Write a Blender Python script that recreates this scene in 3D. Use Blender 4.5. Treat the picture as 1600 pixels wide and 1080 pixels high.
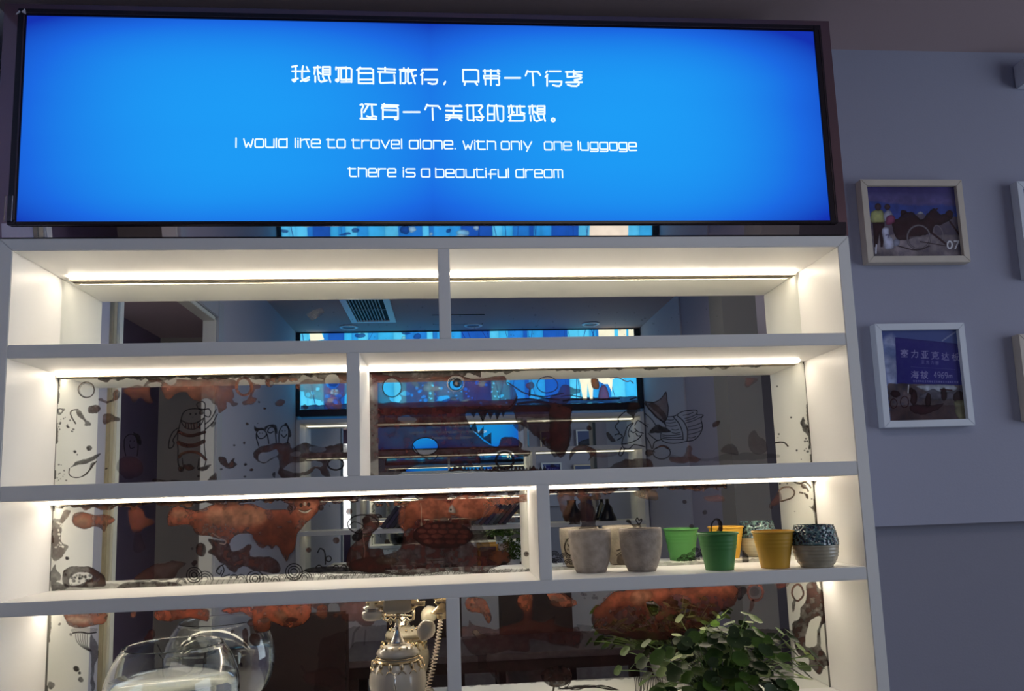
import bpy, bmesh, math, random
import numpy as np
from mathutils import Vector, Matrix

for o in list(bpy.data.objects): bpy.data.objects.remove(o, do_unlink=True)
random.seed(7); rng = np.random.default_rng(11)
SC = bpy.context.scene; COL = SC.collection

# ---------------------------------------------------------------- camera
# metres; the front of the shelf is the plane y=0, the eye is 1.5 m in front of it, z=0 is eye height
R3 = np.array([0.99582, -0.08540, -0.03279]); PITCH, YAW, ROLL = 0.12623877, 0.08549558, -0.03292533
def _basis(p, y, r):
    cp, sp, cy, sy, cr, sr = math.cos(p), math.sin(p), math.cos(y), math.sin(y), math.cos(r), math.sin(r)
    f = np.array([sy*cp, cy*cp, sp]); a = np.array([cy, -sy, 0]); u = np.cross(a, f)
    return cr*a+sr*u, -sr*a+cr*u, f
CR, CU, CF = _basis(PITCH, YAW, ROLL); FPX = 1181.6
cam_d = bpy.data.cameras.new('camera'); cam = bpy.data.objects.new('camera', cam_d); COL.objects.link(cam)
cam_d.sensor_width = 36; cam_d.lens = FPX*36/1600; cam_d.shift_y = 90/1600; cam_d.clip_start = .02
M = Matrix(((CR[0], CU[0], -CF[0], 0), (CR[1], CU[1], -CF[1], -1.5), (CR[2], CU[2], -CF[2], 0), (0, 0, 0, 1)))
cam.matrix_world = M; SC.camera = cam
def at(x, y, Y):            # the point of the upright plane y=Y behind pixel (x, y) of the photograph
    d = CR*(x-800)/FPX + CU*(630-y)/FPX + CF; t = (Y+1.5)/d[1]
    return np.array([0, -1.5, 0])+t*d

# ---------------------------------------------------------------- light and exposure
SC.view_settings.view_transform = 'Standard'; SC.view_settings.look = 'None'
SC.view_settings.exposure = 0; SC.view_settings.gamma = 1; SC.view_settings.use_curve_mapping = False
W = bpy.data.worlds.new('world'); SC.world = W; W.use_nodes = True
W.node_tree.nodes['Background'].inputs[0].default_value = (.5, .6, .8, 1)
W.node_tree.nodes['Background'].inputs[1].default_value = .3
def area(name, loc, rot, sx, sy, power, color):
    l = bpy.data.lights.new(name, 'AREA'); l.shape = 'RECTANGLE'; l.size = sx; l.size_y = sy; l.energy = power; l.color = color
    o = bpy.data.objects.new(name, l); o.location = loc; o.rotation_euler = rot; COL.objects.link(o); return o
area('daylight_from_shop_window', (3.9, -1.6, .1), (0, math.radians(90), 0), 1.9, 2.6, 50, (.74, .84, 1.0))
area('room_fill_light', (.35, -1.15, 1.085), (0, 0, 0), 1.3, .5, 3.6, (1.0, .94, .90))  # unseen fill added overhead to lift the neutral ambient of the room
area('side_room_fill', (-1.16, .17, .2), (math.radians(-90), 0, 0), .25, .9, 2.2, (.95, .92, 1.0))  # hidden fill added to brighten the end wall of the alcove
LED = (1.0, .87, .70); LED_S = 29.0

# ---------------------------------------------------------------- material helpers
def srgb(r, g, b):
    f = lambda c: ((c/255)/12.92 if c/255 <= .04045 else ((c/255+.055)/1.055)**2.4)
    return (f(r), f(g), f(b), 1)
def mat(name, col, rough=.5, metal=0, noise=0, scale=8, bump=0, bscale=60, spec=.5, **kw):
    m = bpy.data.materials.new(name); m.use_nodes = True; nt = m.node_tree; b = nt.nodes['Principled BSDF']
    b.inputs['Base Color'].default_value = col; b.inputs['Roughness'].default_value = rough; b.inputs['Metallic'].default_value = metal
    b.inputs['Specular IOR Level'].default_value = spec
    for k, v in kw.items(): b.inputs[k].default_value = v
    tc = nt.nodes.new('ShaderNodeTexCoord')
    if noise:
        n = nt.nodes.new('ShaderNodeTexNoise'); n.inputs['Scale'].default_value = scale; n.inputs['Detail'].default_value = 6
        nt.links.new(tc.outputs['Object'], n.inputs['Vector'])
        r = nt.nodes.new('ShaderNodeMix'); r.data_type = 'RGBA'
        r.inputs[6].default_value = tuple(c*(1-noise) for c in col[:3])+(1,); r.inputs[7].default_value = tuple(min(1, c*(1+noise)) for c in col[:3])+(1,)
        nt.links.new(n.outputs['Fac'], r.inputs[0]); nt.links.new(r.outputs[2], b.inputs['Base Color'])
    if bump:
        n = nt.nodes.new('ShaderNodeTexNoise'); n.inputs['Scale'].default_value = bscale; n.inputs['Detail'].default_value = 4
        nt.links.new(tc.outputs['Object'], n.inputs['Vector'])
        bp = nt.nodes.new('ShaderNodeBump'); bp.inputs['Strength'].default_value = bump; bp.inputs['Distance'].default_value = .002
        nt.links.new(n.outputs['Fac'], bp.inputs['Height']); nt.links.new(bp.outputs[0], b.inputs['Normal'])
    return m
def emit(name, col, s):
    m = bpy.data.materials.new(name); m.use_nodes = True; nt = m.node_tree; nt.nodes.clear()
    e = nt.nodes.new('ShaderNodeEmission'); e.inputs[0].default_value = col; e.inputs[1].default_value = s
    o = nt.nodes.new('ShaderNodeOutputMaterial'); nt.links.new(e.outputs[0], o.inputs[0]); return m
def glass(name, col=(1, 1, 1, 1), ior=1.45, rough=0):
    m = bpy.data.materials.new(name); m.use_nodes = True; b = m.node_tree.nodes['Principled BSDF']
    b.inputs['Base Color'].default_value = col; b.inputs['Transmission Weight'].default_value = 1
    b.inputs['IOR'].default_value = ior; b.inputs['Roughness'].default_value = rough; return m

white_board = mat('white_laminate', (.83, .82, .80, 1), .38, noise=.03, scale=5, spec=.4)
mirror_white = mat('white_edge_band', (.74, .74, .75, 1), .4, noise=.05, scale=20)
wall_m = mat('grey_wall_paint', (.345, .35, .45, 1), .8, noise=.04, scale=3, bump=.12, bscale=180)
wall_low = mat('grey_wall_shaded_lower', (.25, .245, .31, 1), .8, noise=.05, scale=3, bump=.12, bscale=180)  # darker copy of the wall tone: shade below the ledge put into colour
ceil_m = mat('taupe_ceiling_paint', (.50, .39, .40, 1), .85, noise=.05, scale=2, bump=.1, bscale=150)
dark_wall = mat('dark_purple_wall', (.20, .16, .24, 1), .8, noise=.08, scale=3)
brown_wall = mat('brown_grey_wall', (.30, .27, .235, 1), .8, noise=.06, scale=3)
shop_wall = mat('deep_taupe_wall', (.10, .08, .09, 1), .8, noise=.1, scale=3)
floor_m = mat('dark_floor', (.05, .035, .03, 1), .35, noise=.3, scale=4)
cream_m = mat('cream_casing', (.72, .70, .60, 1), .45, noise=.05, scale=10)
yellow_m = mat('ochre_casing_edge', (.46, .40, .26, 1), .5, noise=.15, scale=30)
casing_m = mat('grey_casing', (.42, .42, .44, 1), .5, noise=.05, scale=10)
gloss_dark = mat('brown_mirror_steel', (.36, .25, .27, 1), .10, 1, noise=.1, scale=5)
gloss_strip = mat('polished_brown_steel', (.75, .68, .70, 1), .015, 1)
black_rub = mat('black_bezel', (.012, .007, .012, 1), .22, spec=.6)
chrome = mat('chrome_trim', (.75, .74, .75, 1), .18, 1)
wood_light = mat('pale_wood_frame', (.62, .55, .47, 1), .5, noise=.12, scale=25)
white_frame = mat('white_painted_frame', (.70, .74, .82, 1), .5, noise=.05, scale=25)
dark_wood = mat('dark_wood', (.05, .028, .022, 1), .4, noise=.3, scale=12)
table_m = mat('grey_brown_table', (.17, .13, .13, 1), .45, noise=.15, scale=10)
concrete = mat('rough_grey_concrete', (.30, .255, .22, 1), .9, noise=.6, scale=55, bump=.7, bscale=220)
green_m = mat('green_painted_metal', srgb(66, 128, 66), .5, noise=.03, scale=20)
yellow_pot = mat('yellow_painted_metal', srgb(210, 160, 50), .5, noise=.03, scale=20)
porcelain = mat('cream_porcelain', (.60, .54, .44, 1), .16, noise=.04, scale=10, spec=.7)
gold = mat('pale_gold_metal', (.76, .62, .40, 1), .24, 1, noise=.25, scale=120)
silver = mat('pale_silver_metal', (.8, .76, .7, 1), .2, 1)
cord_m = mat('cream_cord', (.55, .47, .40, 1), .4)
soil_m = mat('brown_soil', (.06, .035, .022, 1), .95, noise=.6, scale=120, bump=1, bscale=300)
led_m = emit('led_strip_glow', LED+(1,), LED_S)
stem_m = mat('pale_green_stem', (.20, .30, .09, 1), .5)
leaf_ms = [mat('leaf_green', (.055, .11, .014, 1), .5, noise=.3, scale=60, spec=.2), mat('leaf_dark_green', (.020, .040, .009, 1), .5, noise=.3, scale=60, spec=.2),
           mat('leaf_lit_green', (.28, .36, .12, 1), .5, noise=.25, scale=60, spec=.2)]  # pale copy paints strip light onto the top leaves, a few more at random

# ---------------------------------------------------------------- mesh helpers
WORLD = {}     # things whose parts are written in room coordinates; all others are written about their own base
class MB:
    def __init__(s): s.v = []; s.f = []; s.sm = []
    def add(s, vs, fs, smooth=False):
        n = len(s.v); s.v += [tuple(map(float, p)) for p in vs]; s.f += [tuple(i+n for i in f) for f in fs]; s.sm += [smooth]*len(fs); return s
    def box(s, x0, x1, y0, y1, z0, z1):
        v = [(x, y, z) for x in (x0, x1) for y in (y0, y1) for z in (z0, z1)]
        return s.add(v, [(0, 1, 3, 2), (4, 6, 7, 5), (0, 4, 5, 1), (2, 3, 7, 6), (0, 2, 6, 4), (1, 5, 7, 3)])
    def prism(s, poly, y0, y1):       # polygon of (x, z), counter-clockwise seen from the front (-y)
        n = len(poly); v = [(p[0], y0, p[1]) for p in poly]+[(p[0], y1, p[1]) for p in poly]
        return s.add(v, [tuple(range(n)), tuple(range(2*n-1, n-1, -1))]+[(i, i+n, (i+1) % n+n, (i+1) % n) for i in range(n)])
    def lathe(s, prof, c=(0, 0, 0), n=48, axis='z', close=False, smooth=True):
        v = []; f = []
        for r, h in prof:
            for k in range(n):
                a = 2*math.pi*k/n; p = (r*math.cos(a), r*math.sin(a), h)
                if axis == 'x': p = (p[2], p[0], p[1])
                if axis == 'y': p = (p[0], p[2], p[1])
                v.append((p[0]+c[0], p[1]+c[1], p[2]+c[2]))
        m = len(prof)
        for i in range(m if close else m-1):
            for k in range(n):
                a, b = i*n+k, i*n+(k+1) % n; j = (i+1) % m; f.append((a, b, j*n+(k+1) % n, j*n+k))
        if not close:
            if prof[0][0] > 1e-5: f.append(tuple(range(n-1, -1, -1)))
            if prof[-1][0] > 1e-5: f.append(tuple((m-1)*n+k for k in range(n)))
        return s.add(v, f, smooth)
    def tube(s, pts, r, n=10, smooth=True):
        pts = [Vector(p) for p in pts]; v = []; f = []; rr = r if isinstance(r, (list, tuple)) else [r]*len(pts)
        up = Vector((0, 0, 1)); prev = None
        for i, p in enumerate(pts):
            t = (pts[min(i+1, len(pts)-1)]-pts[max(i-1, 0)]).normalized()
            if prev is None: a = t.cross(up) if abs(t.dot(up)) < .95 else t.cross(Vector((1, 0, 0)))
            else: a = prev-t*prev.dot(t)
            a.normalize(); prev = a; b = t.cross(a)
            for k in range(n):
                w = 2*math.pi*k/n; v.append(p+(a*math.cos(w)+b*math.sin(w))*rr[i])
        for i in range(len(pts)-1):
            for k in range(n): f.append((i*n+k, i*n+(k+1) % n, (i+1)*n+(k+1) % n, (i+1)*n+k))
        f.append(tuple(range(n-1, -1, -1))); f.append(tuple((len(pts)-1)*n+k for k in range(n)))
        return s.add(v, f, smooth)
    def ball(s, c, rx, ry=None, rz=None, n=16, m=10):
        ry = ry or rx; rz = rz or rx; prof = [(max(1e-6, math.sin(math.pi*i/m)), -math.cos(math.pi*i/m)) for i in range(m+1)]
        t = MB(); t.lathe(prof, n=n); return s.add([(x*rx+c[0], y*ry+c[1], z*rz+c[2]) for x, y, z in t.v], t.f, True)
    def build(s, name, m, parent=None, bevel=0, origin=None):
        me = bpy.data.meshes.new(name); o0 = Vector(origin) if origin is not None else Vector((0, 0, 0))
        me.from_pydata([tuple(Vector(p)-o0) for p in s.v], [], s.f); me.polygons.foreach_set('use_smooth', s.sm)
        bm = bmesh.new(); bm.from_mesh(me); bmesh.ops.recalc_face_normals(bm, faces=bm.faces)
        if bevel:
            bmesh.ops.bevel(bm, geom=[e for e in bm.edges if e.calc_face_angle(0) > .7], offset=bevel, segments=2, affect='EDGES', clamp_overlap=True)
        bm.to_mesh(me); bm.free(); me.materials.append(m)
        o = bpy.data.objects.new(name, me); COL.objects.link(o)
        if parent is not None:
            o.parent = parent; o.location = o0-Vector(parent.get('base', (0, 0, 0))) if WORLD.get(parent.name, origin is not None) else (0, 0, 0)
        else: o.location = o0
        return o
def tag(o, label=None, cat=None, group=None, kind=None):
    if label: o['label'] = label
    if cat: o['category'] = cat
    if group: o['group'] = group
    if kind: o['kind'] = kind
    return o
def thing(name, label, cat, base=(0, 0, 0), group=None):
    o = bpy.data.objects.new(name, None); COL.objects.link(o); o.location = base; o['base'] = tuple(base); o.empty_display_size = .05
    return tag(o, label, cat, group)
def bx(x0, x1, y0, y1, z0, z1): return MB().box(x0, x1, y0, y1, z0, z1)
def struct(name, mb, m, parent=None):
    o = mb.build(name, m, parent)
    if parent is None: o['kind'] = 'structure'
    return o

# ================================================================ THE SETTING
ZC, ZF = 1.095, -1.45
YW = .200                                   # room wall behind the shelf
struct('floor', bx(-3, 4.1, -4.6, .4, ZF-.05, ZF), floor_m)
struct('ceiling', bx(-3, 4.1, -4.6, .4, ZC, ZC+.05), ceil_m)
struct('wall_back', MB().box(-.951, 4.1, YW, YW+.08, -.091, ZC), wall_m)
struct('wall_back_lower', MB().box(-.951, 4.1, YW+.028, YW+.10, ZF, -.091), wall_low)
recess_m = mat('recess_paint', (.36, .33, .40, 1), .8, noise=.04, scale=3)
side_wall_m = mat('side_wall_brightened', (.47, .46, .53, 1), .8, noise=.04, scale=3, bump=.12, bscale=180)  # wall tone raised and less blue, standing in for missing room light
struct('wall_left', MB().box(-.990, -.951, -.300, YW+.08, ZF, ZC).box(-.990, -.951, -3.2, -1.335, ZF, ZC).box(-.990, -.951, -1.335, -.300, .80, ZC), side_wall_m)
struct('wall_far', MB().box(-1.05, 1.40, -3.20, -3.115, ZF, ZC), wall_m)
struct('wall_right', MB().box(1.277, 1.40, -3.115, -2.08, ZF, ZC), side_wall_m)
struct('wall_right_recess', MB().box(1.285, 1.40, -2.08, -1.57, ZF, ZC), recess_m)
struct('trim_1', MB().box(1.26, 1.42, -1.57, -1.40, ZF, ZC), brown_wall)
struct('wall_shopfront', MB().box(1.40, 4.1, -4.6, -4.5, ZF, ZC), shop_wall)
struct('wall_shop_side', MB().box(4.0, 4.1, -4.5, YW, ZF, ZC), shop_wall)
# side room beyond the opening in the left wall
struct('wall_alcove_side', MB().box(-1.43, -1.33, -1.75, .28, ZF, .82), dark_wall)
struct('wall_alcove_end', MB().box(-1.33, -.990, -1.75, -1.70, ZF, .82), brown_wall)
struct('wall_alcove_back', MB().box(-1.33, -.990, YW, YW+.08, ZF, .82), dark_wall)
struct('ceiling_alcove', MB().box(-1.43, -.990, -1.75, .28, .80, .86), ceil_m)
d1 = bpy.data.objects.new('door_1', None); COL.objects.link(d1); d1['kind'] = 'structure'
bx(-.995, -.940, -.324, -.300, ZF, .86).build('near_jamb', yellow_m, d1, .003)
bx(-.995, -.934, -.354, -.324, ZF, .86).build('near_casing', cream_m, d1, .003)
bx(-.995, -.945, -1.262, -1.245, ZF, .775).build('jamb_strip', cream_m, d1, .002)
bx(-.995, -.936, -1.335, -1.262, ZF, .86).build('far_casing', casing_m, d1, .003)
bx(-.995, -.936, -1.262, -.354, .785, .86).build('head_casing', casing_m, d1, .003)
bx(-.995, -.945, -1.245, -.354, .768, .785).build('head_strip', cream_m, d1, .002)

# ================================================================ PAINTED MIRRORS: rust-coloured lacquer and ink doodles on the glass
DK = .001/1.2
class Art:
    def __init__(s, x0, x1, z0, z1, Y=.193, res=1333, bg=None):
        s.x0, s.x1, s.z0, s.z1, s.Y, s.res = x0, x1, z0, z1, Y, res
        s.W = int((x1-x0)*res); s.H = int((z1-z0)*res)
        s.c = np.zeros((s.H, s.W, 3), np.float32); s.a = np.zeros((s.H, s.W), np.float32)
        if bg is not None: s.c[:] = np.array(bg)/255; s.a[:] = 1
        s.n1 = s.noise(70, 3); s.n2 = s.noise(14, 3); s.dx = s.noise(22, 3)-.5; s.dy = s.noise(22, 3)-.5
        s.ox = s.oy = 0; s.s = 1; s.tone = 1; s.direct = False
    def noise(s, cell, octv):
        out = np.zeros((s.H, s.W), np.float32); amp = 1; tot = 0
        for o in range(octv):
            c = max(2, cell/2**o); gh, gw = int(s.H/c)+3, int(s.W/c)+3; g = rng.random((gh, gw)).astype(np.float32)
            yy = np.arange(s.H)/c; xx = np.arange(s.W)/c; yi = yy.astype(int); xi = xx.astype(int); fy = (yy-yi)[:, None]; fx = (xx-xi)[None]
            fy = fy*fy*(3-2*fy); fx = fx*fx*(3-2*fx)
            out += amp*((g[yi][:, xi]*(1-fx)+g[yi][:, xi+1]*fx)*(1-fy)+(g[yi+1][:, xi]*(1-fx)+g[yi+1][:, xi+1]*fx)*fy); tot += amp; amp *= .5
        return out/tot
    def view(s, ox, oy, k): s.ox, s.oy, s.s = ox, oy, k; return s
    def T(s, p):
        if s.direct: return (p[0], p[1])
        q = at(s.ox+p[0]/s.s, s.oy+p[1]/s.s, s.Y); return ((q[0]-s.x0)*s.res, (q[2]-s.z0)*s.res)
    @staticmethod
    def smooth(P, closed, k=4):
        n = len(P)
        if n < 3: return P
        out = []
        for i in range(n if closed else n-1):
            g = (lambda j: P[j % n]) if closed else (lambda j: P[min(max(j, 0), n-1)])
            p0, p1, p2, p3 = (np.array(g(i+d), float) for d in (-1, 0, 1, 2))
            for t in np.arange(k)/k: out.append(tuple(.5*((2*p1)+(-p0+p2)*t+(2*p0-5*p1+4*p2-p3)*t*t+(-p0+3*p1-3*p2+p3)*t**3)))
        if not closed: out.append(P[-1])
        return out
    def _crop(s, P, m):
        P = np.array(P); x0, y0 = np.floor(P.min(0)-m).astype(int); x1, y1 = np.ceil(P.max(0)+m).astype(int)
        x0, y0 = max(0, x0), max(0, y0); x1, y1 = min(s.W, x1), min(s.H, y1)
        return x0, x1, y0, y1
    def _put(s, sl, col, al):
        c = s.c[sl]; a = s.a[sl]; na = al+a*(1-al)
        w = np.where(na > 1e-4, al/np.maximum(na, 1e-4), 0)[..., None]
        s.c[sl] = c*(1-w)+col*w; s.a[sl] = na
    @staticmethod
    def _dist(X, Y, P, closed):
        d = np.full(X.shape, 1e9, np.float32); n = len(P)
        for i in range(n if closed else n-1):
            ax, ay = P[i]; bx_, by = P[(i+1) % n]; vx, vy = bx_-ax, by-ay; L = vx*vx+vy*vy+1e-9
            t = np.clip(((X-ax)*vx+(Y-ay)*vy)/L, 0, 1); d = np.minimum(d, (X-ax-t*vx)**2+(Y-ay-t*vy)**2)
        return np.sqrt(d)
    def poly(s, pts, col, al=.9, wob=5, rim=.45, sm=True, var=.35, erase=False, soft=1.0, rimw=5, tex=.25):
        P = [s.T(p) for p in pts]
        if sm: P = s.smooth(P, True, 3)
        x0, x1, y0, y1 = s._crop(P, wob+3)
        if x1 <= x0 or y1 <= y0: return
        sl = (slice(y0, y1), slice(x0, x1)); Y, X = np.mgrid[y0:y1, x0:x1].astype(np.float32)
        X = X+s.dx[sl]*2*wob; Y = Y+s.dy[sl]*2*wob; ins = np.zeros(X.shape, bool); n = len(P)
        for i in range(n):
            ax, ay = P[i]; bx_, by = P[(i+1) % n]
            if ay == by: continue
            cnd = ((ay > Y) != (by > Y)); ins ^= cnd & (X < (bx_-ax)*(Y-ay)/(by-ay)+ax)
        d = s._dist(X, Y, P, True); sd = np.where(ins, d, -d); m = np.clip(.5+sd/(2*soft), 0, 1)
        if erase: s.a[sl] *= (1-m*al); return
        col = np.array(col)/255; sh = (1-var/2+var*(s.n1[sl]-.2)*1.3+var*.6*(s.n2[sl]-.5))*(1-rim*np.exp(-np.maximum(sd, 0)/rimw))
        s._put(sl, np.clip(col[None, None]*sh[..., None], 0, 1), m*al*np.clip(1-tex+tex*1.6*s.n2[sl], 0, 1))
    def erase(s, pts, al=1, **k): s.poly(pts, (0, 0, 0), al, erase=True, **k)
    def line(s, pts, w=1.4, col=(38, 24, 26), al=.92, sm=True, closed=False, wob=1.0):
        P = [s.T(p) for p in pts]
        if sm: P = s.smooth(P, closed, 4)
        w = w*(1 if s.direct else s.res*.00143*1.22); x0, x1, y0, y1 = s._crop(P, w+3)
        if x1 <= x0 or y1 <= y0: return
        sl = (slice(y0, y1), slice(x0, x1)); Y, X = np.mgrid[y0:y1, x0:x1].astype(np.float32)
        X = X+s.dx[sl]*2*wob; Y = Y+s.dy[sl]*2*wob; d = s._dist(X, Y, P, closed)
        s._put(sl, np.array(col)/255, np.clip(w/2-d+.5, 0, 1)*al)
    def ell(s, cx, cy, rx, ry=None, n=14, rot=0):
        ry = ry or rx; c, q = math.cos(rot), math.sin(rot)
        return [(cx+rx*math.cos(a)*c-ry*math.sin(a)*q, cy+rx*math.cos(a)*q+ry*math.sin(a)*c) for a in np.arange(n)*2*math.pi/n]
    def arcs(s, cx, cy, rs, a0=180, a1=360, w=1.1, col=(38, 24, 26), al=.9):
        for r in rs: s.line([(cx+r*math.cos(math.radians(t)), cy+r*math.sin(math.radians(t))) for t in np.linspace(a0, a1, 7)], w, col, al, sm=False)
    def toned(s):      # lacquer: uneven film, brighter colours less saturated
        m = s.c.mean(2, keepdims=True); d = np.clip((m-.26)*1.6, 0, .34); c = s.c*(1-d)+m*d
        return np.clip(c*s.tone*(.62+.76*(.55*s.noise(34, 4)+.45*s.n2)[..., None]), 0, 1)
    def image(s, name):
        im = bpy.data.images.new(name, s.W, s.H, alpha=True); px = np.empty((s.H, s.W, 4), np.float32); cc = s.c if s.tone == 1 else s.toned(); px[..., :3] = cc; px[..., 3] = s.a
        im.alpha_mode = 'CHANNEL_PACKED'; im.pixels.foreach_set(px.ravel()); im.update(); im.pack(); return im

RU = (158, 84, 58); OR = (186, 106, 70); DR = (88, 44, 38); BR = (118, 68, 54); INK = (38, 24, 26)
X0, X1 = -.8397, .8388
ROW = {1: (.3252, .5125), 2: (.0547, .2987), 3: (-.1596, .026), 4: (-.4399, -.1853)}

def seam(A, thick=2.4, rag=7):
    H, Wd = A.H, A.W
    x = np.arange(Wd)[None]; y = np.arange(H)[:, None]
    e = np.minimum(x, Wd-1-x)-(A.n2*rag*(A.n1 > .52)); m = np.clip((thick-e)/1.5, 0, 1)*.85
    A._put((slice(0, H), slice(0, Wd)), np.array((104, 84, 60))/255, m.astype(np.float32))
def topband(A, xa, xb, th, col, al=.9):
    H, Wd = A.H, A.W
    x = np.arange(Wd); d = (H-1-np.arange(H))[:, None]
    n = A.n1[H//2][None, :]; w = th*(.25+1.5*n)+A.dx*th*1.2
    inside = ((x >= xa) & (x <= xb))[None, :]
    m = np.clip((w-d)/2, 0, 1)*inside*al*np.clip(.55+A.n2, 0, 1)
    A._put((slice(0, H), slice(0, Wd)), np.array(col)/255*(.7+.6*A.n2[..., None]), m.astype(np.float32))
def specks(A, px0, py0, px1, py1, n, r, col=BR, al=.8, erase=False):
    for _ in range(n):
        x, y = px0+(px1-px0)*rng.random(), py0+(py1-py0)*rng.random(); q = r*(.4+rng.random())
        P = A.ell(x, y, q*(.8+.6*rng.random()), q, 7)
        (A.erase(P, al) if erase else A.poly(P, col, al, wob=2))

# ---- top row: plain mirror with dust
A1 = Art(X0, X1, *ROW[1]); A1.view(0, 0, 1)
specks(A1, 470, 475, 1180, 530, 60, .8, (170, 170, 175), .35)
for cx in (540, 560, 830, 990): specks(A1, cx-30, 480, cx+40, 525, 8, 1.2, (150, 155, 160), .3)
A1.poly([(478, 492), (492, 484), (503, 481), (507, 489), (494, 499), (487, 503)], (190, 185, 180), .55, wob=3, rim=0, sm=False, tex=.8)
# ---- second row
A2 = Art(X0, X1, *ROW[2])
topband(A2, 110, 620, 19, (88, 56, 44)); topband(A2, 600, 925, 26, (120, 76, 52)); topband(A2, 895, 1220, 34, (74, 44, 38)); topband(A2, 1180, 2100, 15, (120, 96, 66), .8); seam(A2)
v = A2.view(80, 570, 5.685)
v.line(v.ell(310, 225, 70), 1.3, (110, 90, 74), closed=True); v.line(v.ell(318, 228, 67, 64), .9, (70, 55, 50), .6, closed=True)
v.poly(v.ell(382, 400, 56, 42), BR, .9); v.line([(215, 525), (180, 470), (170, 430), (190, 405), (235, 400)], 1.6, (90, 75, 62))
v.poly([(225, 400), (270, 430), (300, 490), (350, 515), (350, 540), (290, 545), (300, 520), (260, 480), (225, 450)], (140, 108, 76), .85)
v.poly([(55, 395), (85, 385), (130, 412), (90, 440), (60, 450)], DR, .85); v.erase(v.ell(80, 412, 14), 1, wob=0)
v.poly([(120, 545), (150, 535), (165, 555), (145, 562)], DR); v.poly(v.ell(180, 590, 9), DR)
v.poly([(165, 920), (210, 870), (320, 830), (420, 790), (440, 800), (400, 835), (300, 880), (200, 900)], (120, 96, 76), .85)
v.line([(160, 925), (160, 980), (200, 1005), (260, 1000), (320, 960), (370, 890), (400, 860)], 1.2, (100, 80, 66))
v.poly([(400, 860), (350, 880), (330, 940), (260, 1000), (320, 975), (375, 900)], (120, 96, 76), .8, wob=2)
v.poly(v.ell(332, 742, 25), (140, 116, 98), .9); v.poly(v.ell(200, 775, 14), BR); v.poly(v.ell(225, 800, 7), BR); v.poly(v.ell(485, 925, 11), BR)
specks(v, 60, 460, 200, 620, 12, 7); specks(v, 50, 860, 130, 1040, 12, 6)
v.poly([(415, 305), (445, 300), (490, 320), (540, 310), (545, 265), (560, 240), (600, 225), (620, 260), (600, 300), (545, 330), (500, 345), (480, 340), (430, 325)], RU, .85)
v.poly([(450, 500), (455, 450), (490, 435), (545, 445), (600, 480), (600, 505), (540, 500), (490, 525), (465, 530)], RU, .85)
v.poly([(640, 230), (700, 200), (800, 190), (870, 180), (880, 250), (900, 330), (850, 340), (800, 290), (740, 330), (700, 290)], RU, .6)
v.poly([(590, 860), (640, 820), (740, 820), (800, 870), (810, 960), (740, 1010), (640, 1000), (590, 930)], (110, 48, 46), .45)
v.line([(660, 810), (645, 720), (655, 650), (700, 620), (750, 640), (770, 720), (760, 810)], 1.2); v.poly([(725, 605), (770, 620), (800, 670), (790, 720), (770, 700), (760, 650)], INK, .9)
v.line([(690, 710), (705, 745), (740, 735)], 1); v.poly(v.ell(700, 680, 5), INK, wob=0); v.poly(v.ell(735, 680, 5), INK, wob=0)
v = A2.view(240, 570, 5.683)
v.poly([(-90, 190), (0, 150), (60, 200), (100, 300), (150, 300), (200, 255), (260, 245), (300, 260), (340, 310), (400, 320), (470, 305), (500, 330), (520, 355), (555, 370), (575, 430), (610, 420), (640, 390), (650, 330), (700, 370), (750, 360), (700, 320), (720, 280), (700, 220), (740, 200), (720, 140), (600, 120), (300, 130), (200, 140), (120, 170), (60, 130), (-60, 140)], RU, .82)
v.erase(v.ell(30, 175, 36, 24), .9); v.erase(v.ell(160, 165, 40, 22, rot=-.3), .9)
v.line(v.ell(800, 195, 66, 76), 3.5, RU, .85, closed=True, wob=3)
v.poly([(860, 150), (900, 170), (930, 180), (940, 210), (890, 230), (870, 290), (920, 310), (880, 350), (800, 365), (790, 330), (830, 310), (850, 250)], RU, .8)
v.poly(v.ell(955, 120, 20), DR, .9); v.poly(v.ell(1010, 160, 26), RU, .8)
v.poly([(575, 830), (630, 830), (660, 880), (690, 850), (720, 830), (715, 865), (740, 890), (700, 915), (660, 920), (600, 890)], BR, .9)
for x, y, r in ((830, 525, 14), (805, 695, 12), (710, 720, 10), (600, 930, 12), (805, 990, 14), (820, 885, 10), (870, 935, 14), (985, 390, 10), (980, 120, 12), (400, 990, 14), (920, 520, 6)): v.poly(v.ell(x, y, r, r*.8), BR, .9, wob=4)
v.poly([(475, 1030), (550, 965), (550, 1030)], BR, .9); v.poly([(0, 1020), (120, 1025), (240, 1030), (240, 1040), (0, 1040)], DR, .8)
v.line([(450, 398), (360, 392), (300, 402), (262, 432), (245, 480), (225, 560), (210, 650), (215, 760), (215, 870), (240, 930)]); v.line([(450, 398), (452, 560), (450, 700), (460, 850), (450, 900)])
v.line([(245, 505), (275, 555), (320, 575), (370, 570), (420, 530), (445, 475)]); v.line([(245, 495), (300, 520), (370, 520), (440, 480)])
for x in (285, 308, 332, 356, 380, 404): v.line([(x, 522), (x+2, 566)], 1.5, (90, 50, 45))
for x, y, r in ((325, 440, 9), (373, 440, 9), (347, 470, 4)): v.poly(v.ell(x, y, r), INK, wob=0)
v.line([(222, 596), (270, 622), (345, 630), (448, 600)], 4.2, DR); v.line([(218, 694), (290, 720), (365, 716), (442, 684)], 5.2, DR)
v.line([(380, 355), (400, 335), (430, 328), (455, 350), (450, 400), (400, 395)], closed=True); v.line([(455, 400), (490, 395), (505, 430), (490, 465), (455, 455)])
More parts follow.
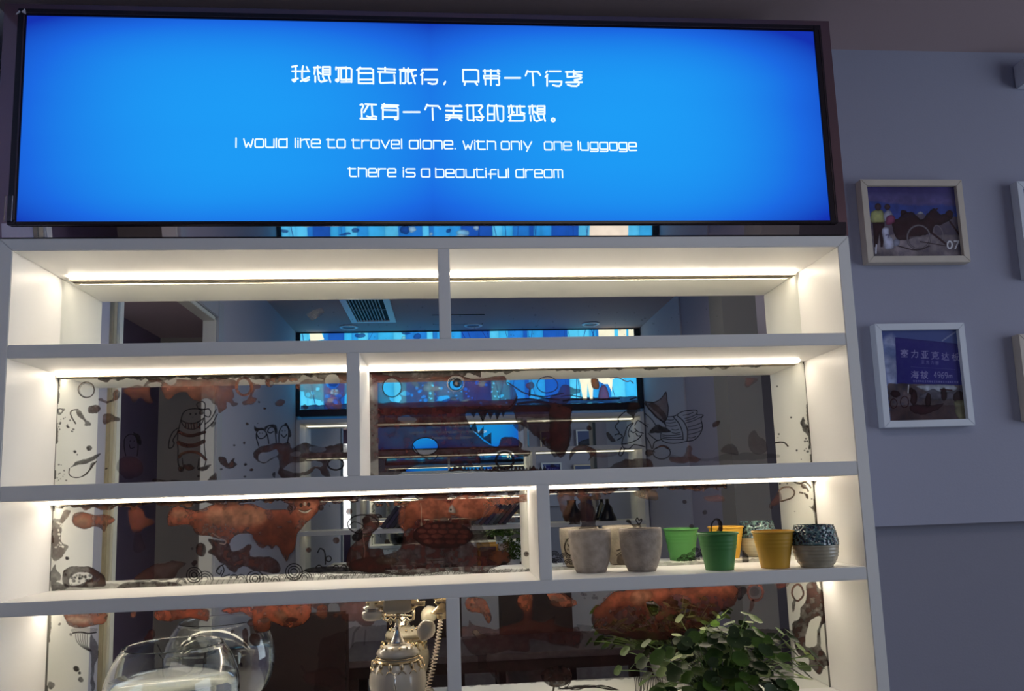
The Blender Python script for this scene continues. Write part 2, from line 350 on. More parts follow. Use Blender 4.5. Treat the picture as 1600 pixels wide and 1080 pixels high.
v.poly(v.ell(425, 425, 24), DR); v.line([(215, 565), (170, 600), (145, 650), (130, 735), (165, 735), (180, 700), (170, 670), (215, 600)]); v.line([(455, 530), (510, 480), (552, 400)]); v.line([(455, 575), (520, 520), (565, 440)])
v.line([(225, 822), (250, 792), (310, 776), (380, 782), (430, 812), (460, 845)], 3.6, BR); v.line([(250, 830), (265, 930)], 1.2); v.line([(400, 840), (390, 920)], 1.2)
v.poly([(265, 888), (330, 888), (375, 920), (330, 936), (280, 930)], DR); v.poly(v.ell(245, 935, 30, 26), DR); v.poly([(395, 930), (440, 900), (510, 888), (480, 920), (430, 945)], DR)
v.poly([(505, 520), (545, 505), (540, 545), (505, 550)], DR, .8)
v = A2.view(380, 570, 5.683)
for P in ([(135, 725), (115, 650), (120, 600), (150, 578), (190, 590), (210, 630), (225, 700)], [(215, 600), (225, 570), (255, 555), (280, 580), (290, 690)], [(315, 690), (318, 600), (345, 550), (380, 545), (402, 580), (400, 640), (390, 700)], [(120, 622), (140, 655), (180, 652), (205, 622)], [(215, 600), (240, 610), (265, 595)], [(335, 620), (360, 645), (385, 620)]): v.line(P, 1.5)
for P in ([(95, 570), (100, 540), (120, 565), (170, 565), (205, 585), (150, 585), (110, 595)], [(185, 560), (230, 535), (280, 535), (300, 570), (300, 620), (285, 600), (275, 560), (230, 550), (200, 580)], [(360, 540), (380, 520), (400, 550), (425, 600), (425, 640), (402, 640), (400, 580), (385, 545)]): v.poly(P, INK, .95, wob=2)
for x, y in ((145, 610), (168, 610), (345, 590), (370, 590)): v.poly(v.ell(x, y, 5), INK, wob=0)
v.poly([(90, 830), (85, 780), (130, 745), (200, 710), (290, 695), (350, 705), (400, 690), (440, 740), (500, 705), (560, 700), (640, 720), (720, 735), (800, 720), (880, 700), (925, 720), (925, 830), (870, 840), (760, 850), (740, 880), (770, 990), (730, 1000), (690, 950), (640, 930), (560, 985), (330, 1000), (315, 850), (280, 830), (240, 850), (200, 880), (150, 880)], DR, .9)
v.erase([(130, 830), (150, 790), (220, 775), (290, 760), (310, 790), (290, 820), (240, 835), (200, 870), (150, 865)], 1)
v.erase(v.ell(818, 878, 66, 52), 1, wob=1); v.erase([(350, 920), (420, 880), (520, 862), (690, 860), (690, 905), (600, 920), (520, 965), (420, 950)], .95); v.erase(v.ell(660, 755, 80, 30), .55); v.erase(v.ell(465, 795, 45, 25), .45)
v.line(v.ell(818, 885, 70, 50), 2.2, (50, 26, 24), closed=True); v.poly([(270, 955), (290, 950), (285, 1000), (265, 985)], DR)
v.poly(v.ell(320, 340, 50, 26, rot=-.3), BR, .8); v.poly(v.ell(232, 165, 40), BR, .85); v.erase(v.ell(245, 170, 22), .5)
for x, y, r in ((555, 375, 24), (485, 190, 20), (485, 335, 18), (35, 525, 14), (20, 885, 12), (75, 930, 16), (185, 390, 10), (135, 335, 8)): v.poly(v.ell(x, y, r), BR, .85)
v.poly([(480, 200), (560, 130), (700, 140), (925, 60), (925, 250), (870, 300), (860, 400), (760, 400), (690, 320), (560, 290), (540, 240)], RU, .62, var=.8)
v.erase(v.ell(790, 150, 66, 66), 1, wob=1); specks(v, 560, 200, 900, 400, 22, 16, erase=True, al=.7)
v = A2.view(0, 0, 1)
v.poly([(574, 581), (574, 746), (600, 746), (622, 742), (650, 728), (700, 726), (722, 731), (747, 728), (750, 715), (747, 710), (773, 709), (780, 705), (795, 704), (806, 713), (817, 714), (826, 712), (827, 705), (815, 702), (816, 694), (807, 686), (795, 683), (784, 685), (780, 694), (775, 699), (757, 690), (745, 680), (733, 665), (731, 642), (790, 642), (800, 640), (808, 625), (806, 612), (800, 604), (792, 600), (790, 590), (780, 588), (752, 592), (735, 592), (715, 586), (702, 588), (680, 592), (640, 592), (605, 587), (590, 585)], (104, 40, 36), .92, wob=2, tex=.1)
v.poly([(640, 593), (705, 590), (750, 596), (745, 614), (700, 622), (660, 618)], OR, .45, soft=5)
v.erase([(592, 598), (790, 598), (800, 625), (760, 632), (700, 634), (596, 634)], .27, soft=6)
v.erase([(594, 668), (640, 664), (735, 664), (742, 690), (700, 700), (594, 704)], .0, soft=5)
v.erase([(590, 718), (720, 716), (745, 720), (745, 742), (590, 746)], .2, soft=3)
v.erase(v.ell(612, 606, 14, 14), 1, wob=1); v.erase(v.ell(618, 623, 9, 7), .9); v.erase(v.ell(633, 616, 7, 4), .7); v.erase(v.ell(693, 624, 11, 6), .95); v.erase(v.ell(713, 600, 12, 12), 1, wob=0)
v.erase(v.ell(664, 698, 20, 13), 1, wob=1); v.erase(v.ell(636, 656, 14, 6), .5); v.line(v.ell(664, 698, 20, 14), 1.3, closed=True); v.line([(645, 696), (655, 710), (675, 720), (684, 712)], 1.2)
specks(v, 640, 598, 800, 632, 46, 2.0, erase=True, al=.8); specks(v, 660, 722, 750, 742, 22, 4, erase=True, al=.8); v.erase([(652, 718), (663, 718), (664, 738), (654, 739)], 1, wob=1, sm=False)
v.line(v.ell(612, 606, 15, 15), 1.2, closed=True); v.line(v.ell(712, 600, 13, 12), 1.3, (200, 190, 185), closed=True); v.line(v.ell(712, 601, 10, 9.5), 1.2, closed=True)
v.poly(v.ell(714, 599, 7, 7), (30, 18, 24), .95, wob=0); v.poly(v.ell(713, 600, 3.4, 3.2), (225, 215, 210), 1, wob=0); v.poly(v.ell(716, 600, 1.4), INK, 1, wob=0)
v = A2.view(700, 570, 6)
for P in ([(195, 433), (240, 498), (272, 435)], [(268, 430), (325, 545), (372, 435)], [(362, 436), (395, 515), (432, 445)], [(430, 440), (458, 522), (500, 440)], [(495, 440), (515, 495), (545, 425)], [(198, 605), (252, 540), (285, 650)], [(275, 650), (332, 580), (332, 700)], [(320, 690), (405, 638), (405, 750)]): v.poly(P, (44, 20, 26), .97, wob=1, sm=False, rim=0)
v.poly([(275, 430), (290, 400), (330, 395), (365, 420), (370, 440)], (44, 20, 26), .9)
v.line(v.ell(530, 900, 82, 78), 3, (52, 26, 26), closed=True); v.erase(v.ell(530, 900, 70, 68), .95, wob=0)
v.line([(150, 395), (260, 420), (420, 425), (520, 430), (600, 380), (645, 300)], 1.5); v.poly([(610, 560), (690, 550), (710, 600), (660, 635), (620, 600)], DR, .8)
v.poly([(636, 390), (960, 400), (1145, 380), (1150, 470), (1145, 700), (1100, 840), (1050, 880), (1000, 820), (930, 790), (850, 690), (800, 660), (740, 600), (640, 540)], (86, 36, 36), .86, tex=.1)
v.erase([(640, 500), (1145, 500), (1145, 525), (640, 530)], .4, sm=False)
for x in range(20, 930, 34): v.poly([(x-22, 1000), (x, 968-rng.random()*18), (x+24, 1000)], DR, .95, wob=3, sm=False)
for x in (60, 110, 440, 800): v.poly([(x-45, 1000), (x, 950), (x+45, 1000)], DR, .95, wob=3, sm=False)
v.line(v.ell(930, 190, 98, 76), 1.2, (50, 40, 90), closed=True)
v.poly(v.ell(765, 200, 44, 36), (96, 50, 78), .85); v.line([(765, 230), (762, 290)], 2.5, (60, 34, 60))
v.line([(560, 170), (700, 260), (800, 290), (930, 320), (1040, 330)], 1.8, (50, 36, 76)); v.line([(640, 330), (760, 320), (900, 350), (1060, 380)], 1.8, (50, 36, 76)); v.line([(800, 290), (930, 300), (1080, 270)], 1.6, (50, 36, 76)); v.line([(650, 370), (800, 350), (1000, 380)], 3, (60, 30, 50))
v = A2.view(860, 570, 6)
v.poly([(0, 320), (60, 270), (95, 215), (150, 195), (220, 225), (272, 235), (265, 270), (205, 280), (180, 330), (120, 380), (40, 400), (0, 395)], (84, 44, 84), .78)
v.line([(120, 340), (240, 325), (420, 330), (640, 320)], 2.6, (40, 22, 34)); v.line([(100, 300), (190, 290), (300, 310)], 1.4, (60, 34, 70))
v.line([(560, 125), (640, 125), (710, 160), (750, 155), (775, 175)], 1.4, (120, 50, 90)); v.line([(745, 330), (800, 310)], 2, (40, 22, 34))
v.poly([(180, 900), (185, 820), (230, 770), (300, 752), (370, 770), (430, 820), (380, 880), (350, 905), (370, 870), (350, 825), (300, 808), (240, 820), (200, 860)], BR, .92, wob=3)
v.poly([(380, 830), (520, 830), (600, 820), (620, 850), (500, 870), (400, 860)], (120, 60, 52), .4); v.poly(v.ell(355, 590, 26), DR, .95)
v.poly([(0, 940), (60, 960), (0, 970)], DR, .8); v.poly([(0, 380), (170, 400), (190, 480), (180, 620), (160, 790), (100, 850), (0, 830)], (86, 36, 36), .82, tex=.1)
v = A2.view(940, 600, 7.716)
v.poly([(525, 215), (620, 225), (700, 190), (745, 140), (775, 105), (785, 200), (802, 290), (790, 400), (755, 460), (640, 400), (560, 310)], (104, 66, 60), .7)
v.poly([(560, 250), (640, 240), (740, 330), (780, 400), (755, 440), (680, 360), (600, 300)], (60, 36, 36), .8)
v.line([(525, 215), (620, 228), (700, 190), (745, 140), (775, 105), (785, 200), (802, 290), (790, 400), (755, 462)]); v.line([(515, 240), (600, 335), (690, 425), (770, 492)]); v.line([(755, 462), (772, 520)]); v.line([(525, 215), (570, 310), (660, 400), (755, 462)])
v.line([(800, 400), (880, 390), (960, 340), (1050, 322), (1145, 320), (1150, 372), (1220, 380), (1195, 425), (1212, 520), (1180, 610), (1110, 680), (1040, 690)], 1.3)
v.line([(715, 600), (715, 675), (800, 715), (920, 715), (1030, 690)], 1.3); v.line([(860, 400), (930, 480), (972, 580), (980, 675)], 1.5); v.line([(910, 385), (990, 460), (1032, 560), (1030, 690)], 1.5)
for a in ((1000, 420, 1140, 368), (1020, 470, 1200, 402), (1040, 520, 1200, 470), (1040, 560, 1205, 522), (1045, 610, 1190, 570), (1045, 650, 1130, 640), (780, 430, 870, 432), (770, 470, 890, 462), (780, 510, 910, 500), (845, 550, 930, 550), (845, 590, 945, 590), (730, 620, 950, 612), (730, 642, 962, 642), (730, 662, 970, 668), (980, 380, 1100, 345), (1010, 445, 1150, 395)): v.line([(a[0], a[1]), ((a[0]+a[2])/2, (a[1]+a[3])/2+8), (a[2], a[3])], 1)
v.poly([(570, 592), (620, 520), (680, 490), (740, 520), (840, 575), (760, 590), (700, 602), (640, 595)], INK, .95, wob=3)
v.poly([(300, 330), (330, 250), (280, 225), (390, 205), (450, 230), (470, 330), (410, 370), (385, 440), (350, 380)], (48, 26, 30), .92)
for P in ([(375, 470), (310, 520), (270, 620), (245, 720), (330, 712), (430, 672), (480, 620)], [(240, 720), (260, 772), (330, 782), (390, 732), (520, 762)], [(235, 770), (205, 850), (240, 866), (270, 790)], [(160, 620), (210, 605), (245, 635), (190, 680)], [(290, 330), (240, 370), (195, 420), (202, 460), (160, 520), (205, 580), (205, 610)], [(400, 500), (430, 445), (470, 460), (550, 520)], [(520, 360), (600, 430), (650, 500)], [(540, 650), (580, 720), (600, 780)], [(560, 600), (660, 680), (720, 670), (640, 700), (612, 780)], [(400, 540), (440, 580), (500, 600)], [(350, 570), (380, 590), (415, 570)], [(410, 600), (430, 630), (460, 630)], [(330, 640), (320, 590), (345, 520), (380, 480)]): v.line(P, 1.4)
v.poly([(45, 600), (75, 582), (130, 640), (180, 690), (120, 690), (70, 650)], (60, 34, 36), .9); v.poly(v.ell(557, 493, 8), INK, wob=0)
v.poly(v.ell(580, 832, 66, 42), (104, 56, 46), .92); v.erase(v.ell(625, 845, 20, 18), .8); v.line(v.ell(720, 832, 105, 76), 1.4, closed=True); v.poly([(620, 780), (700, 745), (790, 755), (830, 800), (800, 800), (740, 770), (680, 775)], (118, 62, 50), .85)
v.poly([(830, 880), (950, 870), (1010, 850), (1030, 780), (1070, 750), (1095, 790), (1090, 850), (1150, 890), (1190, 915), (1080, 950), (900, 950), (820, 930)], RU, .7)
v.poly([(60, 1040), (120, 985), (180, 960), (300, 920), (420, 900), (560, 900), (610, 960), (590, 1040)], DR, .85, wob=6)
v = A2.view(1100, 560, 6)
v.poly([(85, 610), (150, 585), (145, 630), (90, 660)], RU, .85); v.poly([(400, 190), (500, 190), (470, 240), (390, 280)], (130, 60, 50), .45)
v.poly([(420, 720), (470, 670), (510, 740), (560, 760), (600, 860), (520, 900), (430, 870)], (104, 44, 42), .45); v.poly([(150, 870), (230, 800), (300, 830), (310, 900), (220, 900)], (110, 56, 46), .55)
v.poly([(-300, 900), (0, 945), (200, 900), (400, 890), (670, 900), (670, 940), (300, 965), (0, 965), (-300, 960)], (88, 52, 50), .35)
v.poly([(905, 590), (930, 545), (960, 600), (985, 700), (992, 860), (975, 840), (960, 730), (920, 680)], (96, 66, 50), .92, wob=8); v.erase(v.ell(955, 600, 12, 20), .9)
v.line([(665, 795), (740, 788), (782, 825)], 2, (90, 62, 48)); specks(v, 930, 750, 990, 880, 10, 8, (110, 84, 64))
for x, y, r in ((683, 265, 8), (815, 557, 9), (698, 713, 9), (867, 865, 10), (690, 745, 4), (910, 950, 5)): v.poly(v.ell(x, y, r), (104, 76, 58), .9, wob=1)
# ---- third row
A3 = Art(X0, X1, *ROW[3])
topband(A3, 10, 1960, 20, (104, 62, 42), .95); topband(A3, 640, 1650, 30, (92, 46, 36), .9); seam(A3, 3)
v = A3.view(70, 770, 6.75)
v.poly([(85, 300), (150, 280), (200, 200), (260, 200), (240, 260), (190, 310), (170, 420), (170, 520), (240, 560), (235, 620), (160, 700), (75, 690)], (136, 84, 62), .85); specks(v, 110, 300, 190, 600, 22, 10, erase=True, al=.8)
v.poly([(285, 270), (310, 225), (380, 205), (470, 225), (530, 240), (620, 230), (700, 255), (740, 290), (700, 330), (660, 360), (625, 420), (590, 380), (520, 360), (430, 390), (350, 370), (290, 320)], (186, 92, 58), .95, wob=2); v.poly(v.ell(400, 300, 70, 36), (200, 150, 110), .6, soft=8, rim=0)
v.poly(v.ell(235, 700, 20), (100, 72, 62), .95)
v.poly([(180, 900), (200, 820), (290, 780), (400, 785), (480, 790), (560, 830), (620, 880), (640, 980), (560, 1000), (400, 1010), (250, 1000), (190, 970)], (112, 64, 50), .95, wob=3)
v.erase([(250, 930), (300, 870), (400, 850), (490, 870), (500, 900), (400, 960), (330, 990), (270, 980)], .9); specks(v, 270, 860, 480, 970, 26, 14, (110, 84, 66), .7)
v.poly([(60, 850), (120, 760), (130, 850), (170, 920), (140, 960), (260, 1000), (100, 1040), (50, 1050)], (98, 66, 50), .8, wob=9)
v.poly([(885, 170), (1030, 170), (1060, 260), (1140, 290), (1140, 340), (1050, 370), (1000, 420), (940, 420), (900, 340)], (150, 70, 44), .62, wob=2)
v.poly([(1010, 440), (1060, 600), (940, 620), (950, 430)], (90, 46, 46), .3)
v.poly([(810, 960), (880, 945), (1200, 940), (1400, 955), (1400, 1010), (800, 1010)], (96, 50, 42), .85)
v = A3.view(240, 765, 6.75)
v.poly([(-200, 960), (-130, 880), (-60, 840), (0, 805), (130, 768), (300, 755), (340, 780), (260, 850), (220, 940), (100, 960), (0, 965)], (112, 62, 50), .8); v.erase([(0, 850), (150, 800), (250, 800), (180, 880), (60, 920)], .35, soft=6)
v.poly(v.ell(500, 638, 56, 74), (74, 34, 32), .95, wob=3); v.poly(v.ell(425, 785, 30, 32), (92, 48, 42), .85)
v = A3.view(0, 0, 1)
v.poly([(325, 843), (345, 845), (355, 850), (360, 862), (370, 862), (378, 858), (392, 850), (392, 868), (410, 870), (425, 870), (436, 880), (438, 892), (430, 896), (400, 892), (380, 886), (365, 895), (352, 884), (342, 878), (335, 870), (326, 862), (332, 855)], (96, 46, 38), .93)
v.poly([(263, 822), (262, 805), (268, 795), (279, 792), (289, 794), (304, 798), (317, 795), (329, 790), (344, 788), (367, 789), (388, 787), (397, 789), (415, 797), (430, 797), (445, 797), (458, 798), (459, 783), (470, 776), (495, 776), (500, 790), (497, 800), (485, 812), (478, 818), (470, 828), (464, 835), (462, 850), (458, 862), (452, 868), (448, 878), (441, 868), (436, 857), (430, 853), (425, 859), (418, 853), (412, 857), (405, 856), (396, 843), (392, 835), (372, 835), (362, 842), (358, 850), (354, 850), (350, 845), (340, 842), (325, 838), (312, 837), (304, 832), (298, 822), (280, 821)], (158, 74, 50), .96, wob=1.5)
v.poly([(330, 796), (400, 794), (415, 806), (400, 822), (340, 820), (322, 808)], (196, 122, 82), .7, rim=0, soft=9); v.poly(v.ell(280, 804, 11, 6), (196, 122, 82), .7, rim=0, soft=5); v.poly([(392, 835), (440, 800), (462, 812), (458, 862), (448, 876), (436, 856), (412, 856)], (92, 44, 36), .6, rim=0, soft=6)
v.poly([(464, 800), (466, 786), (492, 784), (492, 798), (478, 814)], (190, 96, 64), .9, rim=.1)
v.poly(v.ell(453, 795, 4.6), (60, 28, 28), .95, wob=1); v.poly(v.ell(501, 794, 4.6), (60, 28, 28), .95, wob=1)
v.poly([(466, 797), (476, 799), (486, 796), (480, 802), (472, 802)], (235, 225, 200), 1, wob=0, rim=0, tex=0); v.line([(465, 796), (476, 799), (487, 795)], 1); v.poly(v.ell(470, 790, 2.6, 3.2), INK, wob=0); v.poly(v.ell(482, 789, 2.6, 3.2), INK, wob=0); v.poly(v.ell(476, 788, 2.2, 3), (225, 215, 190), .9, wob=0, rim=0)
v.line([(332, 834), (340, 839), (352, 846), (350, 851), (343, 850)], 1.4, (190, 180, 190), .8)
for cx, cy, rs in ((303, 899, (4, 8, 12)), (398, 905, (4, 8, 13)), (459, 894, (5, 9, 13))):
    for r in rs: v.line(v.ell(cx, cy, r, r), 1.3, closed=True)
for cx, cy, rs in ((320, 906, (5, 9, 13)), (376, 905, (4, 7)), (365, 904, (4, 6)), (476, 904, (4, 8, 11)), (412, 906, (4, 8)), (430, 908, (3, 7)), (283, 912, (8, 6))): v.arcs(cx, cy, rs)
v.line([(350, 882), (342, 886), (338, 893), (343, 898), (346, 892)], 1.3); v.line([(338, 893), (346, 884), (350, 892), (345, 902), (358, 898)], 1.3)
v.line([(496, 864), (500, 858), (507, 863), (508, 882)], 1.6); v.line(v.ell(513, 874, 4), 1.4, closed=True)
for cx in (498, 525, 537, 552, 565): v.arcs(cx, 888, (4.5,), w=1.5)
v.poly([(484, 888), (520, 885), (545, 888), (602, 891), (602, 897), (484, 896)], INK, .92, wob=2)
for i, cx in enumerate(range(440, 830, 11)): v.arcs(cx, 903+3*math.sin(i)-(cx-440)*.016, (3, 5.5), w=1, al=.7)
v.line([(440, 912), (600, 906), (835, 897)], 1.5, (70, 60, 70), .5)
v.poly([(545, 889), (541, 870), (547, 856), (556, 846), (561, 834), (567, 825), (566, 812), (574, 804), (586, 804), (592, 812), (591, 824), (582, 834), (576, 848), (578, 858), (598, 860), (600, 895), (570, 893)], (98, 44, 36), .95, wob=2)
v.line(v.ell(567, 820, 24, 15), 1.6, closed=True); v.line([(545, 822), (553, 816), (567, 822), (560, 832)], 1.2); v.poly([(553, 834), (562, 826), (566, 838), (558, 846), (550, 840)], (40, 22, 24), .95); v.poly(v.ell(571, 813, 7, 5), (50, 24, 24), .9)
v.line([(566, 838), (570, 860), (568, 878)], 1.1, (190, 140, 130), .7)
v.poly([(545, 885), (560, 874), (600, 868), (626, 856), (632, 812), (640, 785), (700, 776), (722, 780), (752, 782), (752, 812), (736, 816), (742, 840), (762, 858), (790, 862), (797, 870), (795, 880), (780, 885), (765, 890), (755, 897), (700, 893), (640, 900), (600, 897), (560, 893)], (96, 40, 34), .95, wob=2)
v.poly([(622, 806), (630, 788), (650, 780), (684, 780), (706, 790), (703, 808), (684, 814), (660, 810), (640, 826), (626, 830)], (186, 88, 56), .85, rim=.2, soft=3)
v.poly([(702, 802), (706, 786), (716, 776), (750, 774), (800, 775), (828, 772), (828, 784), (800, 788), (770, 790), (790, 800), (795, 803), (772, 804), (745, 814), (730, 812), (712, 806)], (196, 92, 58), .88, rim=.2, soft=2)
v.erase([(733, 830), (742, 816), (752, 818), (765, 855), (752, 858), (738, 850)], .55); v.poly([(733, 816), (748, 814), (765, 852), (760, 862), (745, 858)], (120, 108, 104), .55, rim=.1)
v.poly([(700, 800), (706, 789), (712, 802)], (196, 200, 205), .9, wob=0); v.poly(v.ell(704, 797, 1.6), INK, wob=0); v.poly(v.ell(693, 812, 7, 4), (130, 136, 150), .6); v.poly(v.ell(700, 884, 8, 5), (130, 132, 146), .5); v.poly(v.ell(647, 872, 7, 5), (120, 118, 134), .5); v.poly(v.ell(604, 876, 19, 6), (140, 120, 98), .7); specks(v, 590, 860, 625, 886, 12, 2, (214, 196, 180), .7)
v.poly(v.ell(692, 837, 47, 21), (64, 26, 26), .95, wob=1)
for cy, x0_, x1_, n in ((823, 662, 722, 5), (831, 650, 733, 5), (839, 652, 732, 4), (847, 660, 730, 4)):
    st = (x1_-x0_)/n
    for i in range(n): v.poly(v.ell(x0_+st*(i+.5), cy+(rng.random()-.5), st*.44, 3.4), (128, 62, 54), .95, wob=1, rim=.15)
v.line([(657, 787), (658, 800), (658, 822)], 1, (205, 180, 150), .7); v.poly(v.ell(658, 820, 2, 3), (210, 190, 160), .8, wob=0)
v.poly([(762, 868), (790, 845), (795, 868), (792, 880), (775, 880)], (142, 76, 34), .55, soft=3)
for x, y, r in ((525, 845, 5), (482, 860, 4), (822, 866, 4), (545, 800, 5)): v.poly(v.ell(x, y, r), BR, .9, wob=1)
for x, y, r in ((350, 795, 3), (300, 858, 2)): v.poly(v.ell(x, y, r), BR, .6, wob=1)
v = A3.view(860, 760, 7.2)
v.poly([(70, 90), (130, 50), (250, 50), (272, 200), (240, 260), (190, 400), (150, 350), (100, 230)], (128, 78, 54), .72); v.erase(v.ell(175, 170, 45, 70), .45, soft=5)
v.poly([(300, 120), (400, 120), (560, 100), (540, 160), (420, 150), (380, 200)], (100, 60, 40), .7)
v.poly([(930, 60), (1050, 40), (1180, 60), (1200, 150), (1060, 150), (960, 110)], (140, 104, 76), .7); v.poly(v.ell(1040, 105, 30, 22), (205, 180, 130), .6)
v.poly([(200, 432), (262, 350), (255, 295), (290, 312), (330, 292), (330, 432)], INK, .97, wob=1, sm=False, rim=0)
v.poly([(315, 200), (400, 180), (470, 220), (500, 300), (520, 430), (500, 500), (320, 500), (340, 420)], (58, 34, 38), .85, wob=7)
v.poly([(845, 400), (860, 378), (895, 385), (912, 425), (960, 432), (1000, 420), (1035, 492), (1012, 492), (980, 455), (935, 492), (915, 492), (925, 460), (900, 432)], INK, .97, wob=1, rim=0)
v.line([(990, 435), (958, 385), (975, 362), (995, 388), (1020, 372), (1022, 398), (998, 430)], 1.6, closed=False)
v.line(v.ell(228, 685, 72, 98), 1.8, (96, 74, 46), closed=True, wob=3); v.line([(190, 650), (220, 690), (250, 660)], 1.6, (120, 98, 62)); specks(v, 180, 640, 270, 770, 10, 12, (120, 98, 62), .7)
for x, y in ((15, 870), (75, 860), (160, 810), (200, 880), (40, 790)): v.arcs(x, y, (22, 38, 56), w=1.2)
v.poly([(740, 870), (750, 790), (800, 760), (845, 800), (850, 880)], (104, 62, 46), .85); v.line([(745, 725), (790, 712), (820, 705)], 1.6); v.line([(745, 780), (790, 745), (830, 740)], 1.3)
v = A3.view(1040, 750, 7.2)
v.line([(420, 125), (455, 92), (520, 80), (590, 112)], 2.6, (88, 60, 58), .85); v.poly([(425, 190), (520, 180), (600, 165), (655, 200), (640, 250), (500, 245), (450, 230)], (150, 84, 60), .5)
for x, y in ((210, 250), (440, 370), (288, 528)): v.poly(v.ell(x, y, 26, 26), (60, 44, 48), .8, wob=2)
v.poly(v.ell(105, 60, 20, 22), (96, 60, 48), .8)
v.line([(515, 600), (512, 510), (548, 452), (590, 445), (625, 490), (632, 560), (600, 600)], 2, INK); v.poly([(560, 600), (590, 540), (585, 480), (565, 448), (600, 446), (635, 500), (635, 590), (600, 610)], INK, .97, wob=0, rim=0)
for x, y in ((205, 880), (280, 860), (335, 810), (340, 900), (165, 915), (395, 860), (430, 800), (250, 915), (300, 910)): v.arcs(x, y, (14, 28, 42), w=1.1)
v.poly([(400, 840), (440, 820), (480, 850), (470, 900), (400, 900)], (70, 44, 60), .5); v.poly([(860, 800), (900, 830), (930, 870), (920, 920), (860, 920)], (84, 54, 44), .8)
v = A3.view(1180, 740, 6.75)
v.line([(245, 190), (290, 152), (370, 150), (410, 195), (400, 240), (360, 270), (270, 298)], 2.2, (104, 74, 56)); v.poly([(145, 350), (190, 260), (245, 190), (275, 255), (262, 305), (190, 340), (170, 370)], (130, 74, 62), .62)
v.poly(v.ell(265, 115, 9), (90, 66, 50)); v.poly(v.ell(342, 108, 9), (90, 66, 50)); v.poly(v.ell(410, 408, 5), (90, 66, 50))
for P in ([(410, 90), (440, 105), (480, 110), (520, 90), (600, 60)], [(480, 110), (500, 150), (540, 160), (555, 190)], [(520, 90), (560, 120), (580, 150)], [(470, 205), (500, 210)], [(520, 215), (540, 235), (550, 262)]): v.line(P, 2.6, (112, 82, 60), .9)
v.poly(v.ell(505, 145, 28, 24), (132, 100, 74), .85); v.poly(v.ell(545, 240, 16, 22), (132, 100, 74), .85); v.poly(v.ell(598, 268, 7), (132, 100, 74), .9)
v.poly([(604, 60), (632, 60), (640, 300), (668, 570), (640, 560), (618, 420), (600, 380), (570, 350), (612, 335)], (104, 82, 58), .9, wob=3)
v.poly([(480, 55), (560, 40), (640, 45), (600, 75), (520, 80)], (90, 60, 40), .9)
v = A3.view(0, 0, 1)
v.poly([(80, 915), (150, 914), (300, 908), (450, 903), (600, 897), (838, 889), (838, 902), (600, 911), (450, 916), (300, 921), (150, 927), (80, 930)], (92, 76, 76), .62, sm=False, wob=5, rim=.2, tex=.5)
v.poly([(862, 886), (960, 883), (1100, 877), (1200, 873), (1200, 882), (1100, 886), (960, 891), (862, 895)], (84, 70, 64), .6, sm=False, wob=5, rim=.2, tex=.5)
for i in range(60): v.line([(300+i*8.8, 918-i*.33), (306+i*8.8, 908-i*.33)], .9, INK, .55)
# ---- bottom row
A4 = Art(X0, X1, *ROW[4]); seam(A4, 6, 6)
v = A4.view(70, 940, 7.715)
v.poly([(245, 140), (720, 140), (712, 260), (600, 295), (500, 320), (380, 325), (290, 290), (250, 220)], (178, 88, 58), .93, wob=3); v.poly([(270, 190), (330, 180), (450, 210), (560, 240), (500, 270), (360, 260)], (222, 190, 165), .75, rim=0, soft=5, wob=8)
v.line([(335, 385), (430, 372), (520, 390), (615, 378)], 1.8); v.poly([(320, 330), (600, 330), (610, 375), (500, 385), (350, 380)], (190, 165, 150), .4)
for k in range(6): v.line([(370+k*28, 400), (380+k*26, 470), (430+k*16, 540), (530+k*6, 600)], 1.1, (80, 76, 84), .7)
v.poly([(560, 400), (610, 470), (648, 560), (645, 680), (610, 760), (600, 900), (590, 1080), (555, 1080), (560, 830), (560, 700), (530, 560)], (74, 60, 74), .75, wob=5)
for x, y, r in ((375, 820, 36), (410, 872, 20), (430, 950, 34)): v.poly(v.ell(x, y, r), (120, 92, 74), .92, wob=3)
v.poly(v.ell(170, 275, 22, 14), (128, 110, 96), .8); v.poly(v.ell(310, 400, 16, 20), (128, 110, 96), .7); v.poly(v.ell(75, 1010, 40, 44), (120, 90, 64), .8)
v.poly(v.ell(1065, 155, 32), (150, 84, 62), .8); v.poly([(1190, 440), (1250, 350), (1320, 350), (1320, 430), (1260, 480)], (110, 50, 42), .8)
v = A4.view(220, 930, 7.2)
v.poly([(150, 215), (200, 180), (400, 165), (700, 155), (765, 190), (750, 295), (600, 262), (400, 290), (250, 305), (170, 280)], (166, 72, 46), .95, wob=4)
v.poly([(920, 165), (1240, 140), (1300, 300), (1240, 270), (1100, 200), (960, 212)], (160, 72, 50), .9)
for x, y, rx, ry in ((1380, 360, 78, 58), (1172, 480, 40, 105), (1285, 505, 58, 75), (1250, 320, 60, 40)): v.poly(v.ell(x, y, rx, ry), (98, 46, 38), .88)
v.poly(v.ell(1030, 415, 24), (92, 52, 44), .9); v.poly(v.ell(1120, 795, 20), (92, 52, 44), .6)
for P in ([(760, 560), (740, 640), (700, 800)], [(180, 560), (230, 660), (250, 830)]): v.line(P, 1.3)
v = A4.view(400, 930, 7.2)
v.poly([(-20, 120), (300, 95), (600, 90), (625, 150), (605, 260), (500, 335), (380, 372), (250, 335), (165, 300), (160, 385), (100, 420), (-20, 400)], (166, 74, 46), .94, wob=4)
v.poly([(260, 150), (420, 150), (500, 210), (430, 250), (300, 210)], (214, 96, 56), .7, soft=5, rim=0); v.poly([(30, 270), (120, 250), (150, 290), (90, 320)], (110, 100, 100), .7); v.poly([(340, 270), (400, 250), (480, 270), (440, 300), (350, 300)], (60, 30, 34), .85); v.poly([(200, 190), (300, 190), (350, 260), (300, 290), (220, 250)], (150, 118, 92), .55, soft=5)
